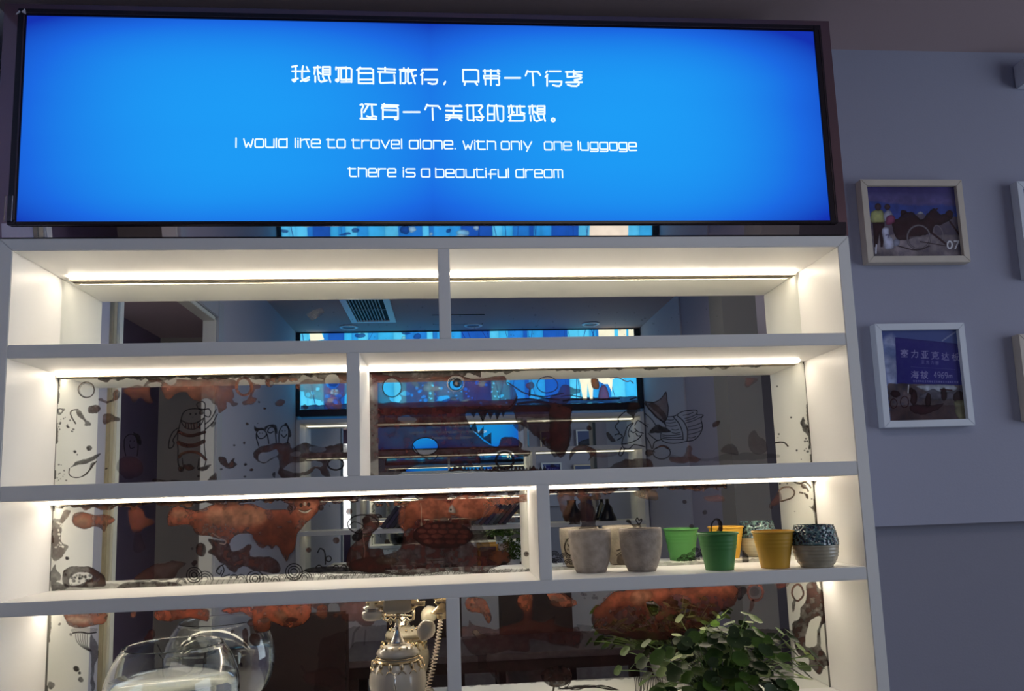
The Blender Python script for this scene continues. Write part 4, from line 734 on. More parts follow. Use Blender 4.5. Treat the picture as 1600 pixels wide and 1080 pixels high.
for c_, w_ in (((86, 78, 84), 5), ((140, 132, 140), 1.6)): v.line(v.ell(585, 620, 108, 112), w_*.6, c_, .95, closed=True)
v.line(v.ell(770, 580, 40, 75, rot=-.3), 1.4, (120, 112, 120), .9, closed=True); v.line([(700, 570), (850, 690)], 3, DKP); v.line([(880, 470), (970, 600)], 2.5, DKP); v.line([(500, 620), (690, 610)], 1.5, (110, 100, 108)); v.line([(390, 700), (560, 740), (690, 700)], 1.6, (60, 48, 52)); v.line([(600, 660), (840, 700)], 1.4, (60, 48, 52))
v.poly(v.ell(378, 672, 30), (150, 160, 190), .8)
v.poly([(135, 400), (165, 365), (240, 365), (258, 410), (260, 480), (140, 480)], (182, 184, 120), .97, wob=2); v.poly(v.ell(200, 335, 30, 34), (88, 62, 62), .97, wob=1); v.poly([(150, 480), (262, 480), (262, 560), (245, 710), (225, 710), (215, 580), (190, 710), (165, 710)], DKP, .97, wob=1, sm=False)
v.poly([(258, 390), (290, 360), (330, 380), (350, 430), (330, 480), (265, 470)], (200, 198, 214), .9); v.poly([(290, 420), (350, 410), (350, 480), (280, 500)], (150, 70, 110), .9); v.poly(v.ell(290, 335, 28, 28), (92, 66, 66), .97, wob=1)
v.poly([(240, 540), (300, 530), (310, 600), (345, 640), (350, 720), (270, 730), (250, 640)], (205, 208, 235), .95, wob=2); v.line([(275, 600), (300, 595), (295, 625)], 1.2, (90, 80, 120)); v.line([(185, 690), (182, 770)], 2, (225, 228, 245), .95)
v.line(v.ell(878, 690, 22, 34), 2.2, (228, 228, 235), 1, closed=True, wob=0); v.line([(922, 655), (960, 655), (930, 725)], 2.2, (228, 228, 235), 1, sm=False, wob=0)
frame('picture_frame', 'pale wood frame with photo numbered 07 of riders beside touring bicycles', ax0, ax1, az0, az1, .016, wood_light, print_mat('riders_photo', P1))
# frame two: road sign on a mountain pass
fb = [at(*p, YPf) for p in ((1366, 507), (1506, 503), (1524.5, 664), (1383, 669.5))]
bx0, bx1, bz0, bz1 = (fb[0][0]+fb[3][0])/2, (fb[1][0]+fb[2][0])/2, (fb[2][2]+fb[3][2])/2, (fb[0][2]+fb[1][2])/2
P2 = Art(bx0+.017, bx1-.017, bz0+.017, bz1-.017, Y=YPf+.009, res=1500, bg=(78, 92, 150)); v = P2.view(1320, 440, 4.154)
v.poly([(250, 400), (330, 370), (340, 660), (280, 680)], (176, 184, 214), .8, soft=9, rim=0); v.poly([(260, 420), (340, 440), (340, 500), (265, 480)], (84, 104, 160), .6, soft=8, rim=0); v.line([(630, 390), (720, 330)], 2, (150, 156, 190), .7)
v.poly([(280, 660), (780, 672), (800, 900), (300, 910)], (92, 80, 84), 1, sm=False, rim=0, wob=5, var=.7); v.poly([(470, 675), (700, 672), (700, 715), (560, 720), (510, 700)], (196, 206, 226), .9, wob=2); v.poly([(500, 730), (560, 700), (640, 715), (760, 700), (770, 760), (500, 760)], (112, 108, 124), .9)
v.poly([(300, 800), (780, 800), (800, 900), (300, 905)], (70, 52, 54), .7, sm=False, rim=0)
for x, y, rx, ry in ((450, 750, 22, 50), (330, 730, 30, 22), (540, 770, 20, 45), (640, 730, 22, 40), (735, 750, 34, 40), (430, 710, 14, 20)): v.poly(v.ell(x, y, rx, ry), (56, 34, 38), .95, wob=5)
v.poly([(430, 800), (560, 800), (640, 790), (560, 850), (450, 850)], (60, 32, 40), .8); v.line(v.ell(390, 780, 26, 36), 1.2, DKP, closed=True); v.line(v.ell(320, 790, 22, 30), 1.2, DKP, closed=True); v.poly([(705, 780), (765, 775), (780, 880), (730, 885)], (140, 140, 104), .8); v.line([(415, 672), (412, 720)], 1.5, (200, 200, 210)); v.line([(620, 700), (690, 705)], 2, DKP)
v.poly([(330, 368), (745, 410), (762, 672), (342, 662)], (52, 48, 124), 1, sm=False, wob=1, rim=.1, var=.1)
TX = (150, 146, 190)
def glyphs(S, x, y, w, h, lw=1.1, col=TX, al=.9):
    for P in S: v.line([(x+a*w, y+b*h) for a, b in P], lw, col, al, sm=False, wob=0)
H_ = lambda y, a=0, b=1: [(a, y), (b, y)]
V_ = lambda x, a=0, b=1: [(x, a), (x, b)]
SAI = [V_(.5, 0, .1), [(0, .22), (0, .12), (1, .12), (1, .22)], H_(.27, .15, .85), H_(.4, .15, .85), H_(.52, 0, 1), V_(.32, .2, .52), V_(.68, .2, .52), [(.3, .52), (.05, .7)], [(.7, .52), (.95, .7)], V_(.5, .62, .95), H_(.77, .25, .75), H_(.97, .08, .92)]
LI = [H_(.3, .05, .95), [(.95, .3), (.9, .85), (.75, .98), (.6, .9)], [(.5, 0), (.45, .5), (.1, 1)]]
YA = [H_(.05, .05, .95), H_(.95, 0, 1), V_(.38, .05, .95), V_(.62, .05, .95), [(.12, .35), (.25, .7)], [(.88, .35), (.75, .7)]]
KE = [H_(.14), V_(.5, 0, .3), [(.2, .3), (.8, .3), (.8, .58), (.2, .58), (.2, .3)], [(.35, .58), (.3, .85), (.02, 1)], [(.62, .58), (.62, .95), (.98, .95), (.98, .8)]]
DA = [[(.08, .1), (.18, .22)], [(.02, .4), (.2, .4), (.2, .78), (.02, .9)], [(.1, .85), (.4, .98), (1, .98)], H_(.3, .35, .95), [(.65, .02), (.6, .45), (.38, .8)], [(.65, .4), (.92, .78)]]
BAN = [H_(.28, 0, .38), V_(.2, 0, 1), [(.2, .35), (.02, .65)], [(.22, .4), (.38, .55)], [(.95, .05), (.5, .12), (.48, .6), (.38, .98)], [(.52, .38), (.88, .38), (.75, .7), (.5, .98)], [(.55, .5), (.72, .78), (.98, .98)]]
HAI = [[(.05, .1), (.16, .2)], [(.0, .38), (.14, .46)], [(.02, .95), (.2, .65)], [(.42, 0), (.3, .22)], H_(.14, .38, 1), [(.4, .3), (.36, .85), (.9, .85)], [(.4, .3), (.88, .3), (.84, 1), (.7, 1)], H_(.57, .25, 1), V_(.62, .38, .78)]
BA = [H_(.22, 0, .38), [(.22, 0), (.22, .95), (.08, .9)], [(.02, .62), (.38, .5)], H_(.25, .42, 1), [(.66, 0), (.6, .5), (.38, .98)], [(.6, .5), (.92, .5), (.75, .78), (.5, 1)], [(.6, .62), (.78, .85), (1, .98)], [(.82, .05), (.92, .15)]]
for i, (G, yy) in enumerate(((SAI, 446), (LI, 450), (YA, 454), (KE, 459), (DA, 465), (BAN, 470))): glyphs(G, 366+i*65, yy, 45, 48)
for i, yy in enumerate((514, 516, 518, 520)): glyphs((YA, KE, LI, SAI)[i], 496+i*30, yy, 20, 22, .6, (120, 116, 170), .8)
glyphs(HAI, 433, 582, 45, 46, 1.1); glyphs(BA, 492, 584, 45, 46, 1.1)
D4 = [[(.7, 1), (.7, 0), (0, .7), (1, .7)]]; D9 = [[(1, .35), (.9, .55), (.2, .55), (0, .3), (.2, 0), (.8, 0), (1, .3), (.9, .75), (.5, 1)]]; D6 = [[(.9, 0), (.3, .2), (0, .65), (.2, 1), (.8, 1), (1, .75), (.8, .5), (.1, .55)]]; Dm = [[(0, 1), (0, .5), (.5, .5), (.5, 1)], [(.5, .5), (1, .5), (1, 1)]]
for i, G in enumerate((D4, D9, D6, D9)): glyphs(G, 577+i*23, 588+i*1.5, 16, 36, 1.0)
glyphs(Dm, 671, 594, 20, 32, .9)
for i in range(30): v.line([(430+i*9.5, 556+i*.6), (435+i*9.5, 556+i*.6)], .6, (110, 106, 160), .6)
for i in range(20): glyphs((BAN, YA, KE, HAI)[i % 4], 445+i*14.5, 640+i*.4, 10, 13, .45, (126, 122, 176), .8)
frame('picture_frame', 'white frame with photo of a blue mountain pass road sign', bx0, bx1, bz0, bz1, .016, white_frame, print_mat('pass_sign_photo', P2))
# frames cut by the right edge of the picture
P3 = Art(0, .2, 0, .17, res=600, bg=(96, 108, 150)); P3.direct = True; P3.poly([(0, 0), (120, 0), (120, 50), (0, 40)], (110, 100, 90), 1, sm=False); P3.poly([(0, 40), (60, 62), (120, 48), (120, 30), (0, 30)], (70, 76, 92), 1)
p3m = print_mat('landscape_photo', P3)
g0 = at(1594, 283, YPf); g1 = at(1601, 434, YPf)
frame('picture_frame', 'white frame cut off at the right edge of the picture, upper one', (g0[0]+g1[0])/2, (g0[0]+g1[0])/2+.25, g1[2], g0[2], .016, white_frame, p3m)
g0 = at(1596, 522, YPf); g1 = at(1603, 658, YPf)
frame('picture_frame', 'pale wood frame cut off at the right edge of the picture, lower one', (g0[0]+g1[0])/2, (g0[0]+g1[0])/2+.25, g1[2], g0[2], .016, wood_light, p3m)
g0 = at(1591, 95, YPf); g1 = at(1594, 132, YPf)
t = thing('emergency_light', 'small white wall box high at the right edge of the picture', 'wall light', ((g0[0]+.1), YW, g1[2]))
bx(g0[0]+.002, g0[0]+.25, YW-.04, YW-.0005, g1[2], g0[2]).build('housing', white_frame, t, .004, origin=(g0[0]+.1, YW, g1[2]))
bx(g0[0]+.03, g0[0]+.22, YW-.044, YW-.0402, g1[2]+.012, g0[2]-.012).build('cover', mirror_white, t, .001, origin=(g0[0]+.1, YW, g1[2]))

# ================================================================ POTS ON THE THIRD ROW
ZS = -.1596
def onshelf(xl, xr, yb, Z=ZS):
    def uz(x, y):
        d = CR*(x-800)/FPX + CU*(630-y)/FPX + CF; t = Z/d[2]; return np.array([0, -1.5, 0])+t*d
    a, b = uz(xl, yb), uz(xr, yb); r = (b[0]-a[0])/2; c = (a+b)/2; return c[0], c[1]+r*.92, r
def cup(prof_out, th, inner_bottom, n=64):
    """closed profile of a vessel: outside up, over the rim and down the inside"""
    inn = [(max(r-th, .0005), h) for r, h in reversed(prof_out) if h > inner_bottom]
    return [(.0002, prof_out[0][1])]+prof_out+inn+[(.0002, inner_bottom)]
def stone_pot(label, px, H=.0890, rt=.0455):
    x, y, rb = onshelf(*px); t = thing('concrete_pot', label, 'plant pot', (x, y, ZS), 'grey concrete pots on the shelf')
    P = []
    for i in range(14):
        s_ = i/13; P.append((rb+(rt-rb)*(1-(1-s_)**2.8)-(.0008 if i == 13 else 0), s_*H))
    MB().lathe(cup(P, .006, .012), n=56).build('pot', concrete, t)
    MB().lathe([(.0002, .066), (.034, .067), (rt-.0072, .066), (rt-.0075, .06), (.0002, .06)], n=32).build('soil', soil_m, t)
    return t
def fix(o): pass
stone_pot('rough grey concrete pot nearest the shelf divider', (903, 953, 896))
stone_pot('rough grey concrete pot between its twin and the green pot', (985, 1032, 894))
def metal_pot(label, px, m, rt, H):
    x, y, rb = onshelf(*px); t = thing('metal_pot', label, 'plant pot', (x, y, ZS), 'small painted metal pots')
    P = []
    for i in range(30):
        s_ = i/29; r = rb+(rt-rb)*s_
        if .60 < s_ < .86 and (i % 3 == 0): r += .0007
        P.append((r, s_*(H-.004)))
    P += [(rt+.0018, H-.004), (rt+.0024, H-.002), (rt+.0014, H)]
    MB().lathe(cup(P, .0013, .003), n=64).build('pot', m, t)
    return t
metal_pot('small dark green painted metal pot with ribbed rim on the lit shelf', (1107, 1157, 892), green_m, .0405, .0765)
metal_pot('small yellow painted metal pot with ribbed rim on the lit shelf', (1195, 1245, 889), yellow_pot, .0410, .0765)
# glazed bowl pot
x, y, rb = onshelf(1262, 1307, 887); t = thing('glazed_pot', 'round ribbed cream pot with dark blue glazed upper half at the shelf end', 'plant pot', (x, y-.001, ZS))
gp = [(.0300, 0), (.0365, .008), (.0415, .018), (.0445, .030), (.0457, .042), (.0458, .050)]
body = []
for i in range(40):
    h = .086*i/39; 
    for j in range(len(gp)-1):
        if gp[j][1] <= h <= gp[j+1][1]: r = gp[j][0]+(gp[j+1][0]-gp[j][0])*(h-gp[j][1])/(gp[j+1][1]-gp[j][1])
    if h > .050: r = .0458-((h-.050)/.036)**1.3*.0078
    if h < .046: r += .0007*math.sin(h*900)
    body.append((r, h))
lo = [p for p in body if p[1] <= .0475]; hi = [p for p in body if p[1] > .0455]
glaze_lo = mat('cream_grey_glaze', (.42, .37, .27, 1), .25, noise=.25, scale=60, spec=.6)
MB().lathe(cup(lo, .004, .006)[:-1]+[(.0002, .006)], n=64).build('pot', glaze_lo, t)
gm = bpy.data.materials.new('mottled_teal_glaze'); gm.use_nodes = True; nt = gm.node_tree; b = nt.nodes['Principled BSDF']; b.inputs['Roughness'].default_value = .12; b.inputs['Specular IOR Level'].default_value = .9
tcx = nt.nodes.new('ShaderNodeTexCoord'); vo = nt.nodes.new('ShaderNodeTexVoronoi'); vo.inputs['Scale'].default_value = 150; nt.links.new(tcx.outputs['Object'], vo.inputs['Vector'])
cr = nt.nodes.new('ShaderNodeValToRGB'); cr.color_ramp.elements[0].color = srgb(22, 36, 58); cr.color_ramp.elements[0].position = .35; cr.color_ramp.elements[1].color = srgb(120, 156, 152); cr.color_ramp.elements[1].position = .95
nt.links.new(vo.outputs['Distance'], cr.inputs[0]); nt.links.new(cr.outputs[0], b.inputs['Base Color']); bp = nt.nodes.new('ShaderNodeBump'); bp.inputs['Distance'].default_value = .003; bp.inputs['Strength'].default_value = .9; nt.links.new(vo.outputs['Distance'], bp.inputs['Height']); nt.links.new(bp.outputs[0], b.inputs['Normal'])
hi = [(r+.0009+.0005*math.sin(h*1400), h) for r, h in hi]
MB().lathe(hi+[(hi[-1][0]-.004, hi[-1][1])]+[(r-.004, h) for r, h in reversed(hi)], n=96, close=True).build('glazed_upper', gm, t)
MB().lathe([(.0002, .0702), (.024, .0705), (.0355, .070), (.0355, .064), (.0002, .064)], n=32).build('soil', soil_m, t)

# ================================================================ FISH BOWL
cx, cy = .0, .044; c0 = at(270, 1075, cy); cx = c0[0]; zr = at(275, 1008, cy)[2]; zw = at(270, 1059, cy)[2]
RB, RR = .1205, .088; zc = c0[2]-.008; HB = ZB
bowl = thing('fish_bowl', 'round clear glass fish bowl half full of water on the counter', 'fish bowl', (cx, cy, ZB))
def bowl_r(z):
    if z > zc: s_ = (z-zc)/(zr-zc); return math.sqrt(max(0, RB**2*(1-(1-(RR/RB)**2)*s_**2)))
    s_ = (zc-z)/(zc-ZB); return math.sqrt(max(0, RB**2*(1-(1-(.062/RB)**2)*s_**2.4)))
n_ = 26; zs = [ZB+.001+(zr-ZB-.001)*i/n_ for i in range(n_+1)]; outp = [(bowl_r(z), z-ZB) for z in zs]
outp += [(RR+.0016, zr-ZB+.0005), (RR+.001, zr-ZB+.002)]
inn = [(bowl_r(z)-.0028, z-ZB) for z in reversed(zs) if z > ZB+.012]
MB().lathe([(.0002, .001)]+outp+inn+[(.0002, .010)], n=96).build('glass', glass('clear_glass', (.97, .99, .98, 1)), bowl)
wz = [ZB+.0125+(zw-ZB-.0125)*i/18 for i in range(19)]
MB().lathe([(.0002, .0108)]+[(bowl_r(z)-.0032, z-ZB) for z in wz]+[(.0002, zw-ZB)], n=96).build('water', glass('water', (.93, .97, .98, 1), 1.33), bowl)

# ================================================================ TELEPHONE
YT = .088; kt = 1.588/FPX
def tp(px, py): return at(px, py, YT)
tb = tp(622, 1075); tel = thing('rotary_telephone', 'ornate cream and gold antique style telephone with handset on cradle', 'telephone', (tb[0], YT, ZB))
def L(px, py, dy=0): p = tp(px, py); return (p[0]-tb[0], dy, p[2]-ZB)
def prof(rows): return [(w*kt/2, L(622, y)[2]) for w, y in rows]
MB().lathe([(.0002, .001)]+[(.064, .001), (.068, .006), (.066, .014), (.056, .020), (.046, .028)]+prof([(66, 1098), (78, 1084), (85, 1066), (83, 1052), (74, 1040), (62, 1030), (56, 1026)])+[(.0002, L(622, 1025)[2])], n=64).build('body', porcelain, tel)
MB().lathe(prof([(50, 1026), (61, 1023), (63, 1019), (58, 1014), (46, 1010), (30, 1007)])+[(.0002, L(622, 1006)[2])], n=64).build('collar', porcelain, tel)
# gold filigree
fil = MB()
for k in range(14):
    a = 2*math.pi*k/14; 
    for (w, y, rr) in ((72, 1035, .0075), (48, 1011, .0048)):
        R_ = w*kt/2; zz = L(622, y)[2]; fil.ball((R_*math.cos(a), R_*math.sin(a), zz), rr*.62, rr*.62, rr, 8, 6)
    R_ = 80*kt/2; pts = [((R_-.001*abs(j))*math.cos(a+.09*j), (R_-.001*abs(j))*math.sin(a+.09*j), L(622, 1040)[2]-.006+.006*math.cos(j*1.1)) for j in range(-2, 3)]; fil.tube(pts, .0011, 6)
fil.lathe([(64*kt/2, L(622, 1031)[2]), (68*kt/2, L(622, 1033)[2]), (66*kt/2, L(622, 1028)[2])], n=48, close=True)
fil.lathe([(61*kt/2, L(622, 1024.5)[2]), (64.5*kt/2, L(622, 1025)[2]), (60*kt/2, L(622, 1027)[2])], n=48, close=True)
fil.build('filigree', gold, tel)
# dial ring on the front
dl = MB(); dl.lathe([(.024, 0), (.028, -.002), (.028, .003), (.024, .003)], c=(0, -.0605, .045), n=40, axis='y', close=True)
for k in range(10): a = 2*math.pi*k/10; dl.lathe([(.0028, 0), (.0040, -.001), (.0040, .002), (.0028, .002)], c=(.017*math.cos(a), -.0615, .045+.017*math.sin(a)), n=12, axis='y', close=True)
dl.build('dial', gold, tel)
MB().tube([(-.010*0+.0, -.0595, L(622, 1042)[2]), (-.002, -.0622, L(622, 1056)[2]), (0, -.0625, L(622, 1072)[2])], .0022, 8).build('front_band', silver, tel)
# stem and cradle
MB().lathe(prof([(25, 1007), (20, 1001), (13, 993), (9, 986), (7, 982), (10, 980), (10, 978), (6, 976), (5, 968)])+[(.0002, L(622, 966)[2])], n=32).build('stem', silver, tel)
cr_ = MB(); zcr = L(622, 963)[2]
cr_.tube([L(599, 956), L(600, 968), L(606, 971), L(610, 965), L(616, 971), L(622, 961), L(628, 971), L(634, 965), L(640, 971), L(646, 967), L(647, 956)], .0026, 8)
cr_.tube([L(599, 963), L(622, 962), L(647, 963)], .0020, 8)
for px_ in (600, 646): cr_.tube([(L(px_, 962)[0], -.016, L(px_, 955)[2]), (L(px_, 962)[0], -.012, L(px_, 966)[2]), (L(px_, 962)[0], 0, L(px_, 968)[2]), (L(px_, 962)[0], .012, L(px_, 966)[2]), (L(px_, 962)[0], .016, L(px_, 955)[2])], .0024, 8)
for px_, py_ in ((610, 972), (634, 974), (622, 972)): cr_.ball(L(px_, py_), .0032, .0032, .0062, 8, 6)
cr_.ball(L(622, 962), .0052, n=10, m=8); cr_.build('cradle', gold, tel)
# handset: barrel, gold ferrules, ear cup and horn mouthpiece
hz = 947
def hx(px, w): return (w*kt/2, L(px, hz)[0])
hs = MB().lathe([(.0002, L(599, hz)[0])]+[hx(599, 16), hx(603, 21), hx(612, 22.5), hx(630, 22.5), hx(639, 21), hx(643, 16)]+[(.0002, L(643, hz)[0])], c=(0, 0, L(622, hz)[2]), n=32, axis='x').build('handset', porcelain, tel)
for a_, b_, ws in ((578, 599, (8, 7, 7, 13, 16)), (664, 643, (8, 7, 7, 13, 16))):
    g_ = MB(); xs = np.linspace(a_, b_, 5); pr_ = [hx(x_, w_) for x_, w_ in zip(xs, ws)]
    g_.lathe([(.0002, pr_[0][1])]+pr_+[(.0002, pr_[-1][1])], c=(0, 0, L(622, hz-2)[2]), n=20, axis='x')
    if a_ < 600: g_.lathe([(.0002, L(564, 0)[0]), (.0045, L(566, 0)[0]), (.0042, L(582, 0)[0]), (.0002, L(584, 0)[0])], c=(0, 0, L(572, 943)[2]), n=16, axis='x')
    else: g_.lathe([(.0002, L(660, 0)[0]), (.0058, L(664, 0)[0]), (.006, L(684, 0)[0]), (.0002, L(688, 0)[0])], c=(0, 0, L(672, 942)[2]), n=16, axis='x')
    g_.build('ferrule', gold, hs)
xe = L(573, 0)[0]
def ez(y): return L(573, y)[2]
MB().lathe([(.0002, ez(940)), (.0065, ez(941)), (.0075, ez(947)), (.0175, ez(949)), (.0185, ez(951)), (.0165, ez(952.5)), (.0155, ez(958)), (.0165, ez(959)), (.0002, ez(959.5))], c=(xe, 0, 0), n=40).build('ear_cap', silver, hs).location = (0, 0, 0)
MB().lathe([(.0165, ez(955.5)), (.0200, ez(956.5)), (.0210, ez(959)), (.0205, ez(964)), (.0165, ez(969)), (.008, ez(970.5)), (.0002, ez(970.8))], c=(xe, 0, 0), n=40).build('ear_cup', porcelain, hs).location = (0, 0, 0)
xm = L(671.5, 0)[0]
MB().lathe([(.0002, ez(941)), (.004, ez(942)), (.0065, ez(948)), (.0125, ez(955)), (.0215, ez(960)), (.0235, ez(962)), (.0200, ez(963.5)), (.0125, ez(966)), (.0120, ez(971)), (.008, ez(972.5)), (.0002, ez(973))], c=(xm, 0, 0), n=40).build('mouthpiece_cap', gold, hs).location = (0, 0, 0)
# horn: a tapered, bent porcelain funnel opening to the left and down
horn = [L(670, 970), L(669, 975), L(667, 982), L(664, 989), L(661, 996), L(660, 1002)]
MB().tube(horn, [.009, .0150, .0185, .0180, .0120, .0045], 24).build('mouth_horn', porcelain, hs).location = (0, 0, 0)
cord = []
p0, p1, p2, p3 = Vector(L(689, 946, .02)), Vector(L(690, 985, .045)), Vector(L(678, 1055, .055)), Vector(L(662, 1100, .03))
NT = 30
for i in range(NT*10+1):
    s_ = i/(NT*10); c_ = p0*(1-s_)**3+p1*3*s_*(1-s_)**2+p2*3*s_*s_*(1-s_)+p3*s_**3; w_ = .0046*min(1, s_*4); a = 2*math.pi*i/10
    cord.append((c_.x+w_*math.cos(a), c_.y+w_*math.sin(a), c_.z))
MB().tube(cord, .0012, 6).build('coiled_cord', cord_m, tel)

# ================================================================ PENNYWORT
pc = at(1135, 1085, .01); pb = Vector((pc[0], -.0+.045, ZB)); plant = thing('potted_pennywort', 'bushy green plant with round coin-shaped leaves at the shelf bottom', 'plant', tuple(pb))
MB().lathe(cup([(.050, .001), (.056, .012), (.066, .045), (.070, .056), (.073, .058), (.073, .062)], .005, .008), n=56).build('pot', mat('white_ceramic_pot', (.6, .6, .58, 1), .25, spec=.6), plant)
MB().lathe([(.0002, .052), (.060, .052), (.0002, .046)], n=32).build('soil', soil_m, plant)
def leafmesh(name, m, cup_=.12):
    mb = MB(); V = [(0, 0, -.10*0)]; n = 18
    for rr, dz in ((.45, .02), (1.0, cup_)):
        for k in range(n):
            a = 2*math.pi*k/n; r_ = rr*(1+.05*math.cos(a*6))*(.72 if (rr == 1 and k == 0) else 1); V.append((r_*math.cos(a), r_*math.sin(a), dz+.03*math.cos(a*3)*(rr == 1)))
    F = [(0, 1+k, 1+(k+1) % n) for k in range(n)]+[(1+k, 1+n+k, 1+n+(k+1) % n, 1+(k+1) % n) for k in range(n)]
    me = bpy.data.meshes.new(name); me.from_pydata(V, [], F); me.polygons.foreach_set('use_smooth', [True]*len(F)); me.materials.append(m); return me
lms = [leafmesh('leaf_%d' % i, m) for i, m in enumerate(leaf_ms)]
stems = MB(); pr = random.Random(5)
explicit = [(1062, 967, .013, 2), (1057, 993, .012, 2), (1101, 974, .012, 2), (1100, 983, .010, 2), (1099, 992, .012, 2), (1117, 987, .013, 2), (1166, 960, .014, 2), (1180, 968, .018, 2), (1171, 973, .012, 2), (1155, 979, .013, 2), (1187, 991, .014, 2), (1218, 987, .013, 2), (1232, 988, .012, 0), (1238, 998, .016, 1), (977, 1018, .014, 0), (966, 1048, .013, 0), (1000, 1030, .014, 0), (1010, 1006, .014, 0), (1270, 1022, .018, 1), (1282, 1040, .016, 1), (1140, 975, .015, 0), (1128, 985, .016, 1), (1147, 996, .014, 2), (1104, 1004, .010, 2), (1205, 1000, .014, 1), (1077, 1002, .015, 1), (1250, 1012, .014, 2), (1035, 1012, .012, 0), (990, 1040, .011, 0)]
spots = []
for px_, py_, r_, k_ in explicit:
    Y = .03+(pr.random()-.5)*.08; p = at(px_, py_, Y); spots.append((Vector(p), r_*.85, k_))
while len(spots) < 298:
    px_ = pr.gauss(1140, 68); py_ = pr.uniform(985, 1125)
    if not 985 < px_ < 1272: continue
    top = 982+((px_-1140)/130)**2*46
    if py_ < top: continue
    Y = .04+pr.uniform(-.15, .11); p = at(px_, py_, Y)
    if p[2] < ZB+.060: continue
    spots.append((Vector(p), pr.uniform(.010, .0185), pr.choice((0, 1, 1, 0, 0, 1, 2))))
for i, (p, r_, k_) in enumerate(spots):
    o = bpy.data.objects.new('leaf', lms[k_]); COL.objects.link(o); o.parent = plant; o.location = p-pb; o.scale = (r_, r_, r_)
    out_ = Vector((p.x-pb.x, p.y-pb.y, 0)); tilt = min(1.2, out_.length*5.5); nrm = (Vector((0, 0, 1))+out_.normalized()*tilt*.8+Vector((pr.gauss(0, .30), pr.gauss(-.12, .30), 0))).normalized()
    o.rotation_euler = nrm.to_track_quat('Z', 'Y').to_euler(); 
    if i < 130:
        base = pb+Vector((out_.x*.25, out_.y*.25, .055)); 
        bl = out_.length
        if base.x-pb.x > .05: base.x = pb.x+.05
        mid = (base+p)/2+Vector((0, 0, .02)); pts = [base.lerp(mid, s_).lerp(mid.lerp(p, s_), s_)-pb for s_ in (0, .25, .5, .75, 1)]
        stems.tube(pts, .0009, 5)
o = stems.build('leaf_stems', stem_m, None); o.parent = plant; o.location = (0, 0, 0); o['kind'] = 'stuff'

# ================================================================ THE OTHER SIDE OF THE ROOM (seen in the mirrors)
FY = -2.917
opp = thing('display_shelf', 'white lit shelf on the opposite wall seen reflected in the mirrors', 'shelf', (0, FY, ZF))
WORLD[opp.name] = True
def OB(x0, x1, y0, y1, z0, z1): return MB().box(x0, x1, y0, y1, z0, z1)
oX0, oX1 = -.925, 1.245; YI = FY-.192
for a, b in ((-.948, oX0), (oX1, 1.270)): OB(a, b, YI-.004, FY, ZF, .5368).build('side_panel', white_board, opp, .001, origin=(0, FY, ZF))
rows_o = ((.5125, .5368), (.2987, .3252), (.026, .0547), (-.1853, -.1596), (-.4650, -.4399))
for z0, z1 in rows_o: OB(oX0, oX1, YI-.003, FY, z0, z1).build('shelf_board', white_board, opp, .001, origin=(0, FY, ZF))
for z0, z1, x_ in ((.3252, .5125, .48), (.0547, .2987, .53), (-.1596, .026, -.58), (-.1596, .026, .48), (-.4399, -.1853, -.58), (-.4399, -.1853, .50)): OB(x_, x_+.024, YI+.001, FY-.001, z0, z1).build('divider', white_board, opp, .001, origin=(0, FY, ZF))
OB(oX0, oX1, YI, FY-.01, ZF+.001, -.466).build('cupboard', white_board, opp, 0, origin=(0, FY, ZF))
led_dim = emit('opposite_led_glow', (1.0, .88, .68, 1), 2.8)
plain = bpy.data.materials.new('plain_mirror'); plain.use_nodes = True; nt = plain.node_tree; nt.nodes.clear(); g = nt.nodes.new('ShaderNodeBsdfGlossy'); g.inputs[0].default_value = (.80, .83, .80, 1); g.inputs[1].default_value = 0; ou = nt.nodes.new('ShaderNodeOutputMaterial'); nt.links.new(g.outputs[0], ou.inputs[0])
for z0, z1 in ((.3252, .5125), (.0547, .2987), (-.1596, .026), (-.4399, -.1853)):
    OB(oX0, oX1, YI-.002, YI, z0, z1).build('mirror_panel', plain, opp, 0, origin=(0, FY, ZF))
    st = OB(oX0+.01, oX1-.01, YI+.016, YI+.027, z1-.0034, z1-.0005).build('light_strip', led_dim, opp, 0, origin=(0, FY, ZF)); OB(oX0+.01, oX1-.01, YI+.002, YI+.0155, z1-.0065, z1-.0005).build('channel', channel_m, st)
# backlit photo panel above it
box = thing('photo_lightbox', 'wide backlit blue photo panel in dark frame above the opposite shelf', 'lightbox', (0, FY, .55))
lx0, lx1, lz0, lz1 = -.925, 1.235, .600, 1.088
f_ = MB(); f_.box(lx0-.035, lx0, FY-.05, FY-.002, lz0-.04, 1.093).box(lx1, lx1+.038, FY-.05, FY-.002, lz0-.04, 1.093).box(lx0, lx1, FY-.05, FY-.002, lz0-.045, lz0).box(lx0, lx1, FY-.05, FY-.002, lz1, 1.093)
f_.build('frame', black_rub, box, .002, origin=(0, FY, .55))
BLp = Art(lx0, lx1, lz0, lz1, res=560, bg=(44, 150, 226)); BLp.direct = True; Wb, Hb = BLp.W, BLp.H
rr_ = random.Random(3); x_ = 0
while x_ < Wb:
    w_ = rr_.uniform(14, 60); c_ = rr_.choice(((36, 120, 210), (60, 180, 240), (50, 160, 235), (28, 80, 180), (90, 205, 250), (44, 150, 226)))
    BLp.poly([(x_, -5), (x_+w_, -5), (x_+w_, Hb+5), (x_, Hb+5)], c_, .9, sm=False, wob=1, rim=.1, var=.15, tex=0); x_ += w_
